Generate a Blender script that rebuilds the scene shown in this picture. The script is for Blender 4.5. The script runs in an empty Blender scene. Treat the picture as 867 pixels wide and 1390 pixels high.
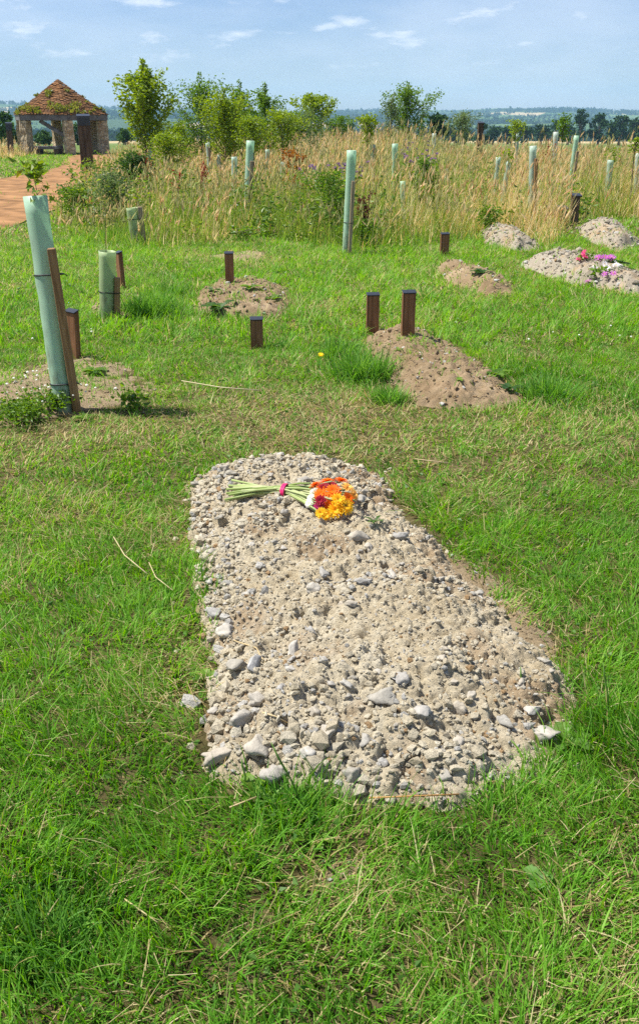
import bpy, bmesh, math, random
import numpy as np
from mathutils import Vector, Matrix, Quaternion

rad = math.radians
scene = bpy.context.scene
COL = scene.collection
random.seed(7)

# ------------------------------------------------------------------ camera geometry
F, CX, CY, EYE = 1264.0, 433.5, 650.0, 1.6
PITCH = math.atan((CY - 160.0) / F)
SP, CP = math.sin(PITCH), math.cos(PITCH)

def ray(px, py):
    a, b = (px - CX) / F, (CY - py) / F
    return np.array([a, CP + b * SP, -SP + b * CP])

def gp(px, py, z=0.0):
    d = ray(px, py)
    t = (z - EYE) / d[2]
    return np.array([d[0] * t, d[1] * t, z])

def at(px, py, Y):
    d = ray(px, py)
    t = Y / d[1]
    return np.array([d[0] * t, Y, EYE + d[2] * t])

# ------------------------------------------------------------------ noise
def _h(ix, iy, seed):
    n = (ix * 374761393 + iy * 668265263 + seed * 1442695041) & 0xFFFFFFFF
    n = ((n ^ (n >> 13)) * 1274126177) & 0xFFFFFFFF
    n = n ^ (n >> 16)
    return (n & 0xFFFFFF) / float(0xFFFFFF)

def vnoise(x, y, seed=0):
    x = np.asarray(x, float); y = np.asarray(y, float)
    ix = np.floor(x).astype(np.int64); iy = np.floor(y).astype(np.int64)
    fx = x - ix; fy = y - iy
    fx = fx * fx * (3 - 2 * fx); fy = fy * fy * (3 - 2 * fy)
    a = _h(ix, iy, seed); b = _h(ix + 1, iy, seed); c = _h(ix, iy + 1, seed); d = _h(ix + 1, iy + 1, seed)
    return (a * (1 - fx) + b * fx) * (1 - fy) + (c * (1 - fx) + d * fx) * fy

def fbm(x, y, seed=0, octv=4, lac=2.03, gain=0.5):
    s = 0; a = 1; t = 0
    for o in range(octv):
        s = s + a * vnoise(x, y, seed + o * 17); t += a
        x = x * lac; y = y * lac; a *= gain
    return s / t

def sstep(a, b, x):
    t = np.clip((x - a) / (b - a), 0, 1)
    return t * t * (3 - 2 * t)

# ------------------------------------------------------------------ terrain height
RIDGE = np.array([(-2.2, .50), (-.60, .62), (-.36, .74), (-.33, .72), (-.25, .55), (-.16, .36), (-.05, .18), (.01, .20), (.05, .36),
                  (.085, .46), (.13, .38), (.18, .50), (.23, .46), (.27, .34), (.33, .22), (.45, .3), (2.2, .3)])
def gz(x, y):
    x = np.asarray(x, float); y = np.asarray(y, float)
    r = np.hypot(x, y); az = np.arctan2(x, np.maximum(y, -1e9))
    z = (fbm(x * .45, y * .45, 3, 2) - .5) * .05 * sstep(0, 3, r)
    z = z - 4.9 * sstep(42, 250, r) - 10 * sstep(250, 750, r)
    e = np.interp(az, RIDGE[:, 0], RIDGE[:, 1])
    top = EYE + 3400 * np.tan(np.radians(e)) + 14.9
    roll = (fbm(x / 420 + 7, y / 420, 41, 3) - .5) * 22 * sstep(800, 1500, r) * (1 - sstep(2600, 3400, r))
    z = z + top * sstep(900, 3450, r) ** 1.15 + roll
    z = z - 30 * sstep(3500, 4000, r)
    return z

# ------------------------------------------------------------------ object helpers
def tag(o, label=None, cat=None, group=None, kind=None):
    if label: o['label'] = label
    if cat: o['category'] = cat
    if group: o['group'] = group
    if kind: o['kind'] = kind
    return o

def empty(name, loc, label, cat, group=None, rot=(0, 0, 0)):
    o = bpy.data.objects.new(name, None)
    o.empty_display_size = .1
    o.location = [float(v) for v in loc]; o.rotation_euler = rot
    COL.objects.link(o)
    return tag(o, label, cat, group)

def np_mesh(name, V, quads=None, tris=None, col=None, smooth=False):
    me = bpy.data.meshes.new(name)
    V = np.asarray(V, np.float32)
    nq = 0 if quads is None else len(quads); nt = 0 if tris is None else len(tris)
    me.vertices.add(len(V)); me.vertices.foreach_set('co', V.ravel())
    parts = []; tot = []
    if nq: parts.append(np.asarray(quads, np.int32).ravel()); tot.append(np.full(nq, 4, np.int32))
    if nt: parts.append(np.asarray(tris, np.int32).ravel()); tot.append(np.full(nt, 3, np.int32))
    idx = np.concatenate(parts); tot = np.concatenate(tot)
    st = np.concatenate([[0], np.cumsum(tot)[:-1]]).astype(np.int32)
    me.loops.add(len(idx)); me.loops.foreach_set('vertex_index', idx)
    me.polygons.add(nq + nt); me.polygons.foreach_set('loop_start', st); me.polygons.foreach_set('loop_total', tot)
    me.polygons.foreach_set('use_smooth', np.full(nq + nt, bool(smooth)))
    if col is not None:
        ca = me.color_attributes.new('Col', 'FLOAT_COLOR', 'POINT')
        c4 = np.ones((len(V), 4), np.float32); c4[:, :3] = col
        ca.data.foreach_set('color', c4.ravel())
    me.update(calc_edges=True)
    return me

def link(name, me, mat, parent=None, loc=None, rot=None):
    o = bpy.data.objects.new(name, me)
    if mat is not None and not me.materials: me.materials.append(mat)
    COL.objects.link(o)
    if parent is not None: o.parent = parent
    if loc is not None: o.location = [float(v) for v in loc]
    if rot is not None: o.rotation_euler = rot
    return o

class MB:
    """collects numpy pieces into one mesh"""
    def __init__(s): s.V = []; s.Q = []; s.T = []; s.C = []; s.n = 0
    def add(s, V, quads=None, tris=None, col=(.5, .5, .5)):
        V = np.asarray(V, float)
        if quads is not None and len(quads): s.Q.append(np.asarray(quads) + s.n)
        if tris is not None and len(tris): s.T.append(np.asarray(tris) + s.n)
        c = np.asarray(col, float)
        s.C.append(np.broadcast_to(c, (len(V), 3)).copy() if c.ndim == 1 else c)
        s.V.append(V); s.n += len(V)
    def mesh(s, name, smooth=False):
        return np_mesh(name, np.concatenate(s.V), np.concatenate(s.Q) if s.Q else None,
                       np.concatenate(s.T) if s.T else None, np.concatenate(s.C), smooth)
    def tube(s, pts, radii, sides=6, col=(.5, .5, .5), cap=True):
        pts = np.asarray(pts, float); n = len(pts)
        radii = np.broadcast_to(np.asarray(radii, float), (n,))
        tang = np.gradient(pts, axis=0); tang /= np.linalg.norm(tang, axis=1)[:, None] + 1e-12
        ref = np.array([0, 0, 1.]) if abs(tang[0][2]) < .9 else np.array([1., 0, 0])
        V = []
        for i in range(n):
            u = np.cross(tang[i], ref); u /= np.linalg.norm(u) + 1e-12
            v = np.cross(tang[i], u)
            a = np.arange(sides) * 2 * np.pi / sides
            V.append(pts[i] + radii[i] * (np.cos(a)[:, None] * u + np.sin(a)[:, None] * v))
        V = np.concatenate(V); Q = []; T = []
        for i in range(n - 1):
            for k in range(sides):
                k2 = (k + 1) % sides
                Q.append((i * sides + k, i * sides + k2, (i + 1) * sides + k2, (i + 1) * sides + k))
        if cap:
            b = len(V); V = np.vstack([V, pts[:1], pts[-1:]])
            for k in range(sides):
                k2 = (k + 1) % sides
                T.append((b, k2, k)); T.append((b + 1, (n - 1) * sides + k, (n - 1) * sides + k2))
        s.add(V, Q, T, col)
    def box(s, c, size, rot=None, col=(.5, .5, .5), top=None):
        hx, hy, hz = [v / 2 for v in size]
        V = np.array([(x, y, z) for z in (-hz, hz) for y in (-hy, hy) for x in (-hx, hx)], float)
        if top is not None:
            for i in range(4, 8): V[i, 0] *= top; V[i, 1] *= top
        if rot is not None: V = V @ np.array(rot).T
        V = V + np.asarray(c, float)
        s.add(V, [(0, 2, 3, 1), (4, 5, 7, 6), (0, 1, 5, 4), (1, 3, 7, 5), (3, 2, 6, 7), (2, 0, 4, 6)], None, col)

def rotz(a):
    c, s_ = math.cos(a), math.sin(a)
    return np.array([[c, -s_, 0], [s_, c, 0], [0, 0, 1]])

def bevel(me, w=.004, seg=2):
    bm = bmesh.new(); bm.from_mesh(me)
    bmesh.ops.bevel(bm, geom=list(bm.edges), offset=w, segments=seg, affect='EDGES', profile=.6)
    bm.to_mesh(me); bm.free(); me.update()
    return me

# ------------------------------------------------------------------ blades and leaves (vectorised)
def blades(P, h, w, az, lean, curv, segs, col, twist=None, tipw=.06, wexp=.75):
    """ribbons that grow from P; returns V, Q, C"""
    N = len(P); t = np.linspace(0, 1, segs + 1)
    th = lean[:, None] + curv[:, None] * t[None, :]
    step = (h / segs)[:, None]
    dx = np.sin(th) * step; dz = np.cos(th) * step
    rx = np.concatenate([np.zeros((N, 1)), np.cumsum((dx[:, :-1] + dx[:, 1:]) / 2, 1)], 1)
    rz = np.concatenate([np.zeros((N, 1)), np.cumsum((dz[:, :-1] + dz[:, 1:]) / 2, 1)], 1)
    ca, sa = np.cos(az)[:, None], np.sin(az)[:, None]
    cx = P[:, 0:1] + rx * ca; cy = P[:, 1:2] + rx * sa; cz = P[:, 2:3] + rz
    tw = az + np.pi / 2 + (0 if twist is None else twist)
    wp = np.maximum((1 - t) ** wexp, tipw)[None, :] * w[:, None] / 2
    ox = np.cos(tw)[:, None] * wp; oy = np.sin(tw)[:, None] * wp
    L = np.stack([cx - ox, cy - oy, cz], -1); R = np.stack([cx + ox, cy + oy, cz], -1)
    V = np.stack([L, R], 2).reshape(N, (segs + 1) * 2, 3)
    k = np.arange(segs)
    q = np.stack([2 * k, 2 * k + 1, 2 * k + 3, 2 * k + 2], -1)
    Q = (np.arange(N)[:, None, None] * (segs + 1) * 2 + q[None]).reshape(-1, 4)
    C = np.repeat(col, (segs + 1) * 2, 0)
    return V.reshape(-1, 3), Q, C, np.stack([cx[:, -1], cy[:, -1], cz[:, -1]], -1)

def leaves(P, D, size, width, col, rng, fold=.25):
    """folded diamond leaves at P pointing along D"""
    N = len(P)
    D = D / (np.linalg.norm(D, axis=1)[:, None] + 1e-9)
    rv = rng.normal(size=(N, 3)); rv[:, 2] *= .5
    S = np.cross(D, rv); S /= np.linalg.norm(S, axis=1)[:, None] + 1e-9
    Nn = np.cross(D, S)
    s_ = size[:, None]; w_ = (size * width)[:, None]
    b = P; m = P + D * s_ * .45
    l = m + S * w_ * .5 + Nn * w_ * fold; r = m - S * w_ * .5 + Nn * w_ * fold
    tip = P + D * s_ - Nn * s_ * .12
    V = np.stack([b, l, tip, r], 1).reshape(-1, 3)
    i = np.arange(N)[:, None] * 4
    T = np.concatenate([i + np.array([[0, 2, 1]]), i + np.array([[0, 3, 2]])], 0)
    return V, T, np.repeat(col, 4, 0)

def mixcol(cols, k):
    cols = np.asarray(cols, float)
    k = np.clip(k, 0, .9999) * (len(cols) - 1)
    i = k.astype(int); f = (k - i)[:, None]
    return cols[i] * (1 - f) + cols[i + 1] * f

# ------------------------------------------------------------------ materials
def new_mat(name):
    m = bpy.data.materials.new(name); m.use_nodes = True
    nt = m.node_tree; b = nt.nodes['Principled BSDF']
    return m, nt, b

def N(nt, t, **kw):
    n = nt.nodes.new(t)
    for k, v in kw.items(): setattr(n, k, v)
    return n

def leafy(name, trans=.4, rough=.5, spec=.25, tint=1.0):
    m, nt, b = new_mat(name)
    a = N(nt, 'ShaderNodeAttribute', attribute_name='Col')
    b.inputs['Roughness'].default_value = rough
    b.inputs['Specular IOR Level'].default_value = spec
    nt.links.new(a.outputs['Color'], b.inputs['Base Color'])
    if trans > 0:
        tr = N(nt, 'ShaderNodeBsdfTranslucent')
        hs = N(nt, 'ShaderNodeHueSaturation'); hs.inputs['Saturation'].default_value = 1.1; hs.inputs['Value'].default_value = 1.75
        hs.inputs['Hue'].default_value = .488
        nt.links.new(a.outputs['Color'], hs.inputs['Color'])
        nt.links.new(hs.outputs['Color'], tr.inputs['Color'])
        mx = N(nt, 'ShaderNodeMixShader'); mx.inputs['Fac'].default_value = trans
        nt.links.new(b.outputs[0], mx.inputs[1]); nt.links.new(tr.outputs[0], mx.inputs[2])
        nt.links.new(mx.outputs[0], nt.nodes['Material Output'].inputs['Surface'])
    return m

def solid(name, col, rough=.7, spec=.3, noise=0, scale=20, bump=0, bscale=60, coord='Object', metal=0):
    m, nt, b = new_mat(name)
    b.inputs['Roughness'].default_value = rough; b.inputs['Specular IOR Level'].default_value = spec
    b.inputs['Metallic'].default_value = metal
    b.inputs['Base Color'].default_value = (*col, 1)
    tc = N(nt, 'ShaderNodeTexCoord')
    if noise:
        n = N(nt, 'ShaderNodeTexNoise'); n.inputs['Scale'].default_value = scale; n.inputs['Detail'].default_value = 6
        nt.links.new(tc.outputs[coord], n.inputs['Vector'])
        r = N(nt, 'ShaderNodeValToRGB')
        r.color_ramp.elements[0].position = .3; r.color_ramp.elements[1].position = .7
        r.color_ramp.elements[0].color = (*[c * (1 - noise) for c in col], 1)
        r.color_ramp.elements[1].color = (*[min(1, c * (1 + noise)) for c in col], 1)
        nt.links.new(n.outputs['Fac'], r.inputs['Fac']); nt.links.new(r.outputs['Color'], b.inputs['Base Color'])
    if bump:
        n2 = N(nt, 'ShaderNodeTexNoise'); n2.inputs['Scale'].default_value = bscale; n2.inputs['Detail'].default_value = 8
        nt.links.new(tc.outputs[coord], n2.inputs['Vector'])
        bp = N(nt, 'ShaderNodeBump'); bp.inputs['Strength'].default_value = bump; bp.inputs['Distance'].default_value = .01
        nt.links.new(n2.outputs['Fac'], bp.inputs['Height']); nt.links.new(bp.outputs['Normal'], b.inputs['Normal'])
    return m

def wood(name, c1, c2, scale=1.0, rough=.7):
    m, nt, b = new_mat(name)
    b.inputs['Roughness'].default_value = rough; b.inputs['Specular IOR Level'].default_value = .25
    tc = N(nt, 'ShaderNodeTexCoord'); mp = N(nt, 'ShaderNodeMapping')
    mp.inputs['Scale'].default_value = (60 * scale, 60 * scale, 4 * scale)
    nt.links.new(tc.outputs['Object'], mp.inputs['Vector'])
    n = N(nt, 'ShaderNodeTexNoise'); n.inputs['Scale'].default_value = 1; n.inputs['Detail'].default_value = 7; n.inputs['Distortion'].default_value = .6
    nt.links.new(mp.outputs['Vector'], n.inputs['Vector'])
    r = N(nt, 'ShaderNodeValToRGB'); r.color_ramp.elements[0].position = .32; r.color_ramp.elements[1].position = .68
    r.color_ramp.elements[0].color = (*c1, 1); r.color_ramp.elements[1].color = (*c2, 1)
    nt.links.new(n.outputs['Fac'], r.inputs['Fac']); nt.links.new(r.outputs['Color'], b.inputs['Base Color'])
    bp = N(nt, 'ShaderNodeBump'); bp.inputs['Strength'].default_value = .4; bp.inputs['Distance'].default_value = .004
    nt.links.new(n.outputs['Fac'], bp.inputs['Height']); nt.links.new(bp.outputs['Normal'], b.inputs['Normal'])
    return m

def soil_mat(name, gain=1.0):
    m, nt, b = new_mat(name)
    b.inputs['Roughness'].default_value = .95; b.inputs['Specular IOR Level'].default_value = .1
    a = N(nt, 'ShaderNodeAttribute', attribute_name='Col')
    tc = N(nt, 'ShaderNodeTexCoord')
    n = N(nt, 'ShaderNodeTexNoise'); n.inputs['Scale'].default_value = 90; n.inputs['Detail'].default_value = 8; n.inputs['Roughness'].default_value = .7
    nt.links.new(tc.outputs['Object'], n.inputs['Vector'])
    r = N(nt, 'ShaderNodeMapRange'); r.inputs['From Min'].default_value = .3; r.inputs['From Max'].default_value = .7
    r.inputs['To Min'].default_value = .72 * gain; r.inputs['To Max'].default_value = 1.22 * gain
    nt.links.new(n.outputs['Fac'], r.inputs['Value'])
    mx = N(nt, 'ShaderNodeMix', data_type='RGBA', blend_type='MULTIPLY'); mx.inputs['Factor'].default_value = 1
    nt.links.new(a.outputs['Color'], mx.inputs['A']); nt.links.new(r.outputs['Result'], mx.inputs['B'])
    nt.links.new(mx.outputs['Result'], b.inputs['Base Color'])
    n2 = N(nt, 'ShaderNodeTexNoise'); n2.inputs['Scale'].default_value = 160; n2.inputs['Detail'].default_value = 8; n2.inputs['Roughness'].default_value = .75
    nt.links.new(tc.outputs['Object'], n2.inputs['Vector'])
    bp = N(nt, 'ShaderNodeBump'); bp.inputs['Strength'].default_value = 1; bp.inputs['Distance'].default_value = .012
    nt.links.new(n2.outputs['Fac'], bp.inputs['Height']); nt.links.new(bp.outputs['Normal'], b.inputs['Normal'])
    return m

def stone_mat(name):
    m, nt, b = new_mat(name)
    b.inputs['Roughness'].default_value = .92; b.inputs['Specular IOR Level'].default_value = .15
    oi = N(nt, 'ShaderNodeObjectInfo'); tc = N(nt, 'ShaderNodeTexCoord')
    r = N(nt, 'ShaderNodeValToRGB'); cr = r.color_ramp
    cr.elements[0].position = 0; cr.elements[0].color = (.34, .305, .235, 1)
    cr.elements[1].position = 1; cr.elements[1].color = (.46, .43, .375, 1)
    e = cr.elements.new(.35); e.color = (.36, .35, .33, 1)
    e = cr.elements.new(.6); e.color = (.41, .36, .28, 1)
    nt.links.new(oi.outputs['Random'], r.inputs['Fac'])
    n = N(nt, 'ShaderNodeTexNoise'); n.inputs['Scale'].default_value = 2.2; n.inputs['Detail'].default_value = 8; n.inputs['Roughness'].default_value = .7
    nt.links.new(tc.outputs['Object'], n.inputs['Vector'])
    mr = N(nt, 'ShaderNodeMapRange'); mr.inputs['From Min'].default_value = .3; mr.inputs['From Max'].default_value = .7
    mr.inputs['To Min'].default_value = .68; mr.inputs['To Max'].default_value = 1.15
    nt.links.new(n.outputs['Fac'], mr.inputs['Value'])
    mx = N(nt, 'ShaderNodeMix', data_type='RGBA', blend_type='MULTIPLY'); mx.inputs['Factor'].default_value = 1
    nt.links.new(r.outputs['Color'], mx.inputs['A']); nt.links.new(mr.outputs['Result'], mx.inputs['B'])
    nt.links.new(mx.outputs['Result'], b.inputs['Base Color'])
    n2 = N(nt, 'ShaderNodeTexNoise'); n2.inputs['Scale'].default_value = 5; n2.inputs['Detail'].default_value = 9; n2.inputs['Roughness'].default_value = .7
    nt.links.new(tc.outputs['Object'], n2.inputs['Vector'])
    bp = N(nt, 'ShaderNodeBump'); bp.inputs['Strength'].default_value = .7; bp.inputs['Distance'].default_value = .004
    nt.links.new(n2.outputs['Fac'], bp.inputs['Height']); nt.links.new(bp.outputs['Normal'], b.inputs['Normal'])
    return m

def plastic(name, col, trans=.45):
    m, nt, b = new_mat(name)
    b.inputs['Roughness'].default_value = .42; b.inputs['Specular IOR Level'].default_value = .35
    tc = N(nt, 'ShaderNodeTexCoord'); n = N(nt, 'ShaderNodeTexNoise'); n.inputs['Scale'].default_value = 9; n.inputs['Detail'].default_value = 5
    nt.links.new(tc.outputs['Object'], n.inputs['Vector'])
    r = N(nt, 'ShaderNodeValToRGB'); r.color_ramp.elements[0].position = .3; r.color_ramp.elements[1].position = .65
    r.color_ramp.elements[0].color = (*[c * .84 for c in col], 1); r.color_ramp.elements[1].color = (*col, 1)
    nt.links.new(n.outputs['Fac'], r.inputs['Fac']); nt.links.new(r.outputs['Color'], b.inputs['Base Color'])
    sp = N(nt, 'ShaderNodeSeparateXYZ'); nt.links.new(tc.outputs['Object'], sp.inputs[0])
    n3 = N(nt, 'ShaderNodeTexNoise'); n3.inputs['Scale'].default_value = 26; n3.inputs['Detail'].default_value = 8; n3.inputs['Roughness'].default_value = .7
    mp = N(nt, 'ShaderNodeMapping'); mp.inputs['Scale'].default_value = (1, 1, .35); nt.links.new(tc.outputs['Object'], mp.inputs['Vector']); nt.links.new(mp.outputs['Vector'], n3.inputs['Vector'])
    zr = N(nt, 'ShaderNodeMapRange'); zr.inputs['From Min'].default_value = .02; zr.inputs['From Max'].default_value = .5; zr.inputs['To Min'].default_value = .62; zr.inputs['To Max'].default_value = .38
    nt.links.new(sp.outputs['Z'], zr.inputs['Value'])
    ad = N(nt, 'ShaderNodeMath', operation='ADD'); nt.links.new(n3.outputs['Fac'], ad.inputs[0]); nt.links.new(zr.outputs['Result'], ad.inputs[1])
    mk = N(nt, 'ShaderNodeMapRange'); mk.inputs['From Min'].default_value = .98; mk.inputs['From Max'].default_value = 1.22; mk.inputs['To Max'].default_value = .7; nt.links.new(ad.outputs[0], mk.inputs['Value'])
    md = N(nt, 'ShaderNodeMix', data_type='RGBA'); md.inputs['B'].default_value = (.26, .24, .13, 1); nt.links.new(mk.outputs['Result'], md.inputs['Factor']); nt.links.new(r.outputs['Color'], md.inputs['A'])
    nt.links.new(md.outputs['Result'], b.inputs['Base Color'])
    tr = N(nt, 'ShaderNodeBsdfTranslucent'); nt.links.new(md.outputs['Result'], tr.inputs['Color'])
    mx = N(nt, 'ShaderNodeMixShader'); mx.inputs['Fac'].default_value = trans
    nt.links.new(b.outputs[0], mx.inputs[1]); nt.links.new(tr.outputs[0], mx.inputs[2])
    nt.links.new(mx.outputs[0], nt.nodes['Material Output'].inputs['Surface'])
    return m

M_GRASS = leafy('grass_blades', .42, .5, .2)
M_MEADOW = leafy('meadow_stems', .45, .6, .12)
M_LEAF = leafy('leaf', .42, .45, .3)
M_FAR = leafy('far_foliage', .15, .8, .05)
M_PETAL = leafy('petal', .3, .55, .15)
M_BARK = solid('bark', (.13, .10, .07), .9, .1, .35, 30, .5, 80)
M_SOIL = soil_mat('grave_soil')
M_STONE = stone_mat('rubble_stone')
M_PEBBLE = soil_mat('pebble', 1.0)
M_BOARD = wood('oak_board', (.095, .042, .018), (.27, .13, .06))
M_STAKE = wood('stake_wood', (.16, .085, .035), (.34, .20, .09))
M_STAKE_GREY = wood('weathered_stake', (.20, .14, .085), (.40, .31, .20))
M_DARKPOST = wood('dark_post', (.035, .024, .015), (.12, .085, .055), .25)
M_SLATE = solid('slate_cap', (.03, .035, .045), .35, .4, .2, 30)
M_TUBE = plastic('tree_tube', (.60, .80, .60))
M_TUBE_PALE = plastic('tree_tube_pale', (.70, .78, .68))
M_TUBE_BLUE = plastic('tree_tube_bluish', (.62, .74, .60))
M_TUBE_LIME = plastic('tree_tube_lime', (.55, .66, .36))
M_TIE = solid('black_tie', (.01, .01, .01), .5, .3)
M_STEM = leafy('flower_stem', .12, .45, .3)
M_BAND = solid('pink_band', (.75, .03, .16), .45, .4)

# ------------------------------------------------------------------ polygons
def pxpoly(pts): return np.array([gp(x, y)[:2] for x, y in pts])

def sdf(X, Y, P):
    """signed distance to polygon, + inside"""
    X = np.asarray(X, float); Y = np.asarray(Y, float)
    d = np.full(X.shape, 1e9); ins = np.zeros(X.shape, bool)
    for i in range(len(P)):
        a = P[i]; b = P[(i + 1) % len(P)]
        ex, ey = b - a; wx = X - a[0]; wy = Y - a[1]
        t = np.clip((wx * ex + wy * ey) / (ex * ex + ey * ey + 1e-12), 0, 1)
        d = np.minimum(d, np.hypot(wx - ex * t, wy - ey * t))
        c = ((a[1] <= Y) & (b[1] > Y)) | ((b[1] <= Y) & (a[1] > Y))
        xi = a[0] + (Y - a[1]) / (ey + (1e-12 if abs(ey) < 1e-12 else 0)) * ex
        ins ^= c & (X < xi)
    return np.where(ins, d, -d)

MAIN = pxpoly([(262, 662), (330, 634), (420, 626), (494, 638), (530, 672), (562, 708), (610, 760), (658, 815), (705, 864), (748, 910), (780, 957),
               (766, 1012), (708, 1062), (615, 1098), (500, 1102), (405, 1086), (340, 1070), (283, 1054), (292, 975), (300, 900), (285, 820), (268, 740)])
MEADOW = pxpoly([(152, 213), (120, 238), (92, 268), (82, 300), (112, 326), (200, 338), (290, 334), (350, 324), (420, 334), (500, 340), (560, 331),
                 (640, 326), (690, 333), (735, 340), (775, 322), (800, 305), (867, 301), (1000, 300), (1300, 290), (1300, 258), (900, 262), (720, 262), (660, 245), (600, 215), (540, 202), (400, 198), (200, 203)])
MEADOW_LOW = pxpoly([(540, 201), (600, 214), (660, 244), (720, 261), (900, 261), (1300, 257), (1300, 204), (900, 205), (640, 198)])
MEADOW2 = pxpoly([(-220, 226), (-60, 221), (20, 215), (66, 209), (72, 203), (-60, 201), (-220, 204)])
PATH = pxpoly([(-260, 262), (-100, 250), (0, 243), (55, 237), (92, 226), (98, 216), (110, 209), (160, 209), (152, 217), (135, 230), (108, 246), (80, 276), (46, 300), (0, 309), (-120, 335), (-300, 380)])

# ------------------------------------------------------------------ world, sun, camera
SUN_EL, SUN_BACK = rad(60), rad(9)
S = Vector((-math.cos(SUN_EL) * math.cos(SUN_BACK), math.cos(SUN_EL) * math.sin(SUN_BACK), math.sin(SUN_EL)))

def build_world():
    w = bpy.data.worlds.new('World'); scene.world = w; w.use_nodes = True
    nt = w.node_tree; bg = nt.nodes['Background']
    sky = N(nt, 'ShaderNodeTexSky', sky_type='NISHITA'); sky.sun_disc = False
    sky.sun_elevation = SUN_EL; sky.sun_rotation = rad(-90) + SUN_BACK
    sky.air_density = 1.0; sky.dust_density = .3; sky.ozone_density = 4.0; sky.altitude = 100
    tc = N(nt, 'ShaderNodeTexCoord')
    def cloud(scale_xy, scale_z, seed, lo, hi, detail=7):
        mp = N(nt, 'ShaderNodeMapping'); mp.inputs['Scale'].default_value = (scale_xy, scale_xy, scale_z); mp.inputs['Location'].default_value = (seed, seed * .7, seed * .3)
        nt.links.new(tc.outputs['Generated'], mp.inputs['Vector'])
        n = N(nt, 'ShaderNodeTexNoise'); n.inputs['Scale'].default_value = 1; n.inputs['Detail'].default_value = detail; n.inputs['Roughness'].default_value = .58
        nt.links.new(mp.outputs['Vector'], n.inputs['Vector'])
        r = N(nt, 'ShaderNodeMapRange', interpolation_type='SMOOTHSTEP'); r.inputs['From Min'].default_value = lo; r.inputs['From Max'].default_value = hi
        nt.links.new(n.outputs['Fac'], r.inputs['Value'])
        return r.outputs['Result']
    puffs = cloud(15, 56, 6.6, .49, .74)
    veil = cloud(4, 14, 9.4, .30, .75, 5)
    sep = N(nt, 'ShaderNodeSeparateXYZ'); nt.links.new(tc.outputs['Generated'], sep.inputs[0])
    band = N(nt, 'ShaderNodeMapRange', interpolation_type='SMOOTHSTEP'); band.inputs['From Min'].default_value = .035; band.inputs['From Max'].default_value = .06
    nt.links.new(sep.outputs['Z'], band.inputs['Value'])
    def mul(a, b):
        n = N(nt, 'ShaderNodeMath', operation='MULTIPLY')
        for i, v in enumerate((a, b)):
            if isinstance(v, (int, float)): n.inputs[i].default_value = v
            else: nt.links.new(v, n.inputs[i])
        return n.outputs[0]
    f1 = mul(mul(puffs, band.outputs['Result']), .8); f2 = mul(veil, .36)
    add = N(nt, 'ShaderNodeMath', operation='MAXIMUM'); nt.links.new(f1, add.inputs[0]); nt.links.new(f2, add.inputs[1])
    mx = N(nt, 'ShaderNodeMix', data_type='RGBA'); mx.inputs['B'].default_value = (11, 11.6, 12.6, 1)
    nt.links.new(add.outputs[0], mx.inputs['Factor']); gain = N(nt, 'ShaderNodeMix', data_type='RGBA', blend_type='MULTIPLY'); gain.inputs['Factor'].default_value = 1; gain.inputs['B'].default_value = (1.06, 1.09, 1.33, 1)
    nt.links.new(sky.outputs[0], gain.inputs['A']); nt.links.new(gain.outputs['Result'], mx.inputs['A'])
    nt.links.new(mx.outputs['Result'], bg.inputs['Color'])
    bg.inputs['Strength'].default_value = .056
    l = bpy.data.lights.new('sun', 'SUN'); l.energy = 5.0; l.angle = rad(.53); l.color = (1, .965, .90)
    lo = bpy.data.objects.new('sun', l); COL.objects.link(lo); lo.location = S * 30
    lo.rotation_euler = S.to_track_quat('Z', 'Y').to_euler()
    cam = bpy.data.cameras.new('camera'); co = bpy.data.objects.new('camera', cam); COL.objects.link(co)
    cam.sensor_fit = 'VERTICAL'; cam.sensor_height = 36; cam.lens = F / 1390 * 36; cam.shift_y = -(695 - CY) / 1390
    cam.clip_start = .05; cam.clip_end = 12000
    co.location = (0, 0, EYE); co.rotation_euler = (rad(90) - PITCH, 0, 0)
    scene.camera = co
    v = scene.view_settings; v.view_transform = 'Standard'; v.look = 'None'; v.exposure = 0.76; v.gamma = 1
    c = scene.cycles; c.max_bounces = 7; c.diffuse_bounces = 3; c.glossy_bounces = 2; c.transmission_bounces = 4; c.volume_bounces = 1; c.transparent_max_bounces = 8
    c.use_adaptive_sampling = True; c.caustics_reflective = False; c.caustics_refractive = False
    c.use_denoising = False

build_world()

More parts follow.
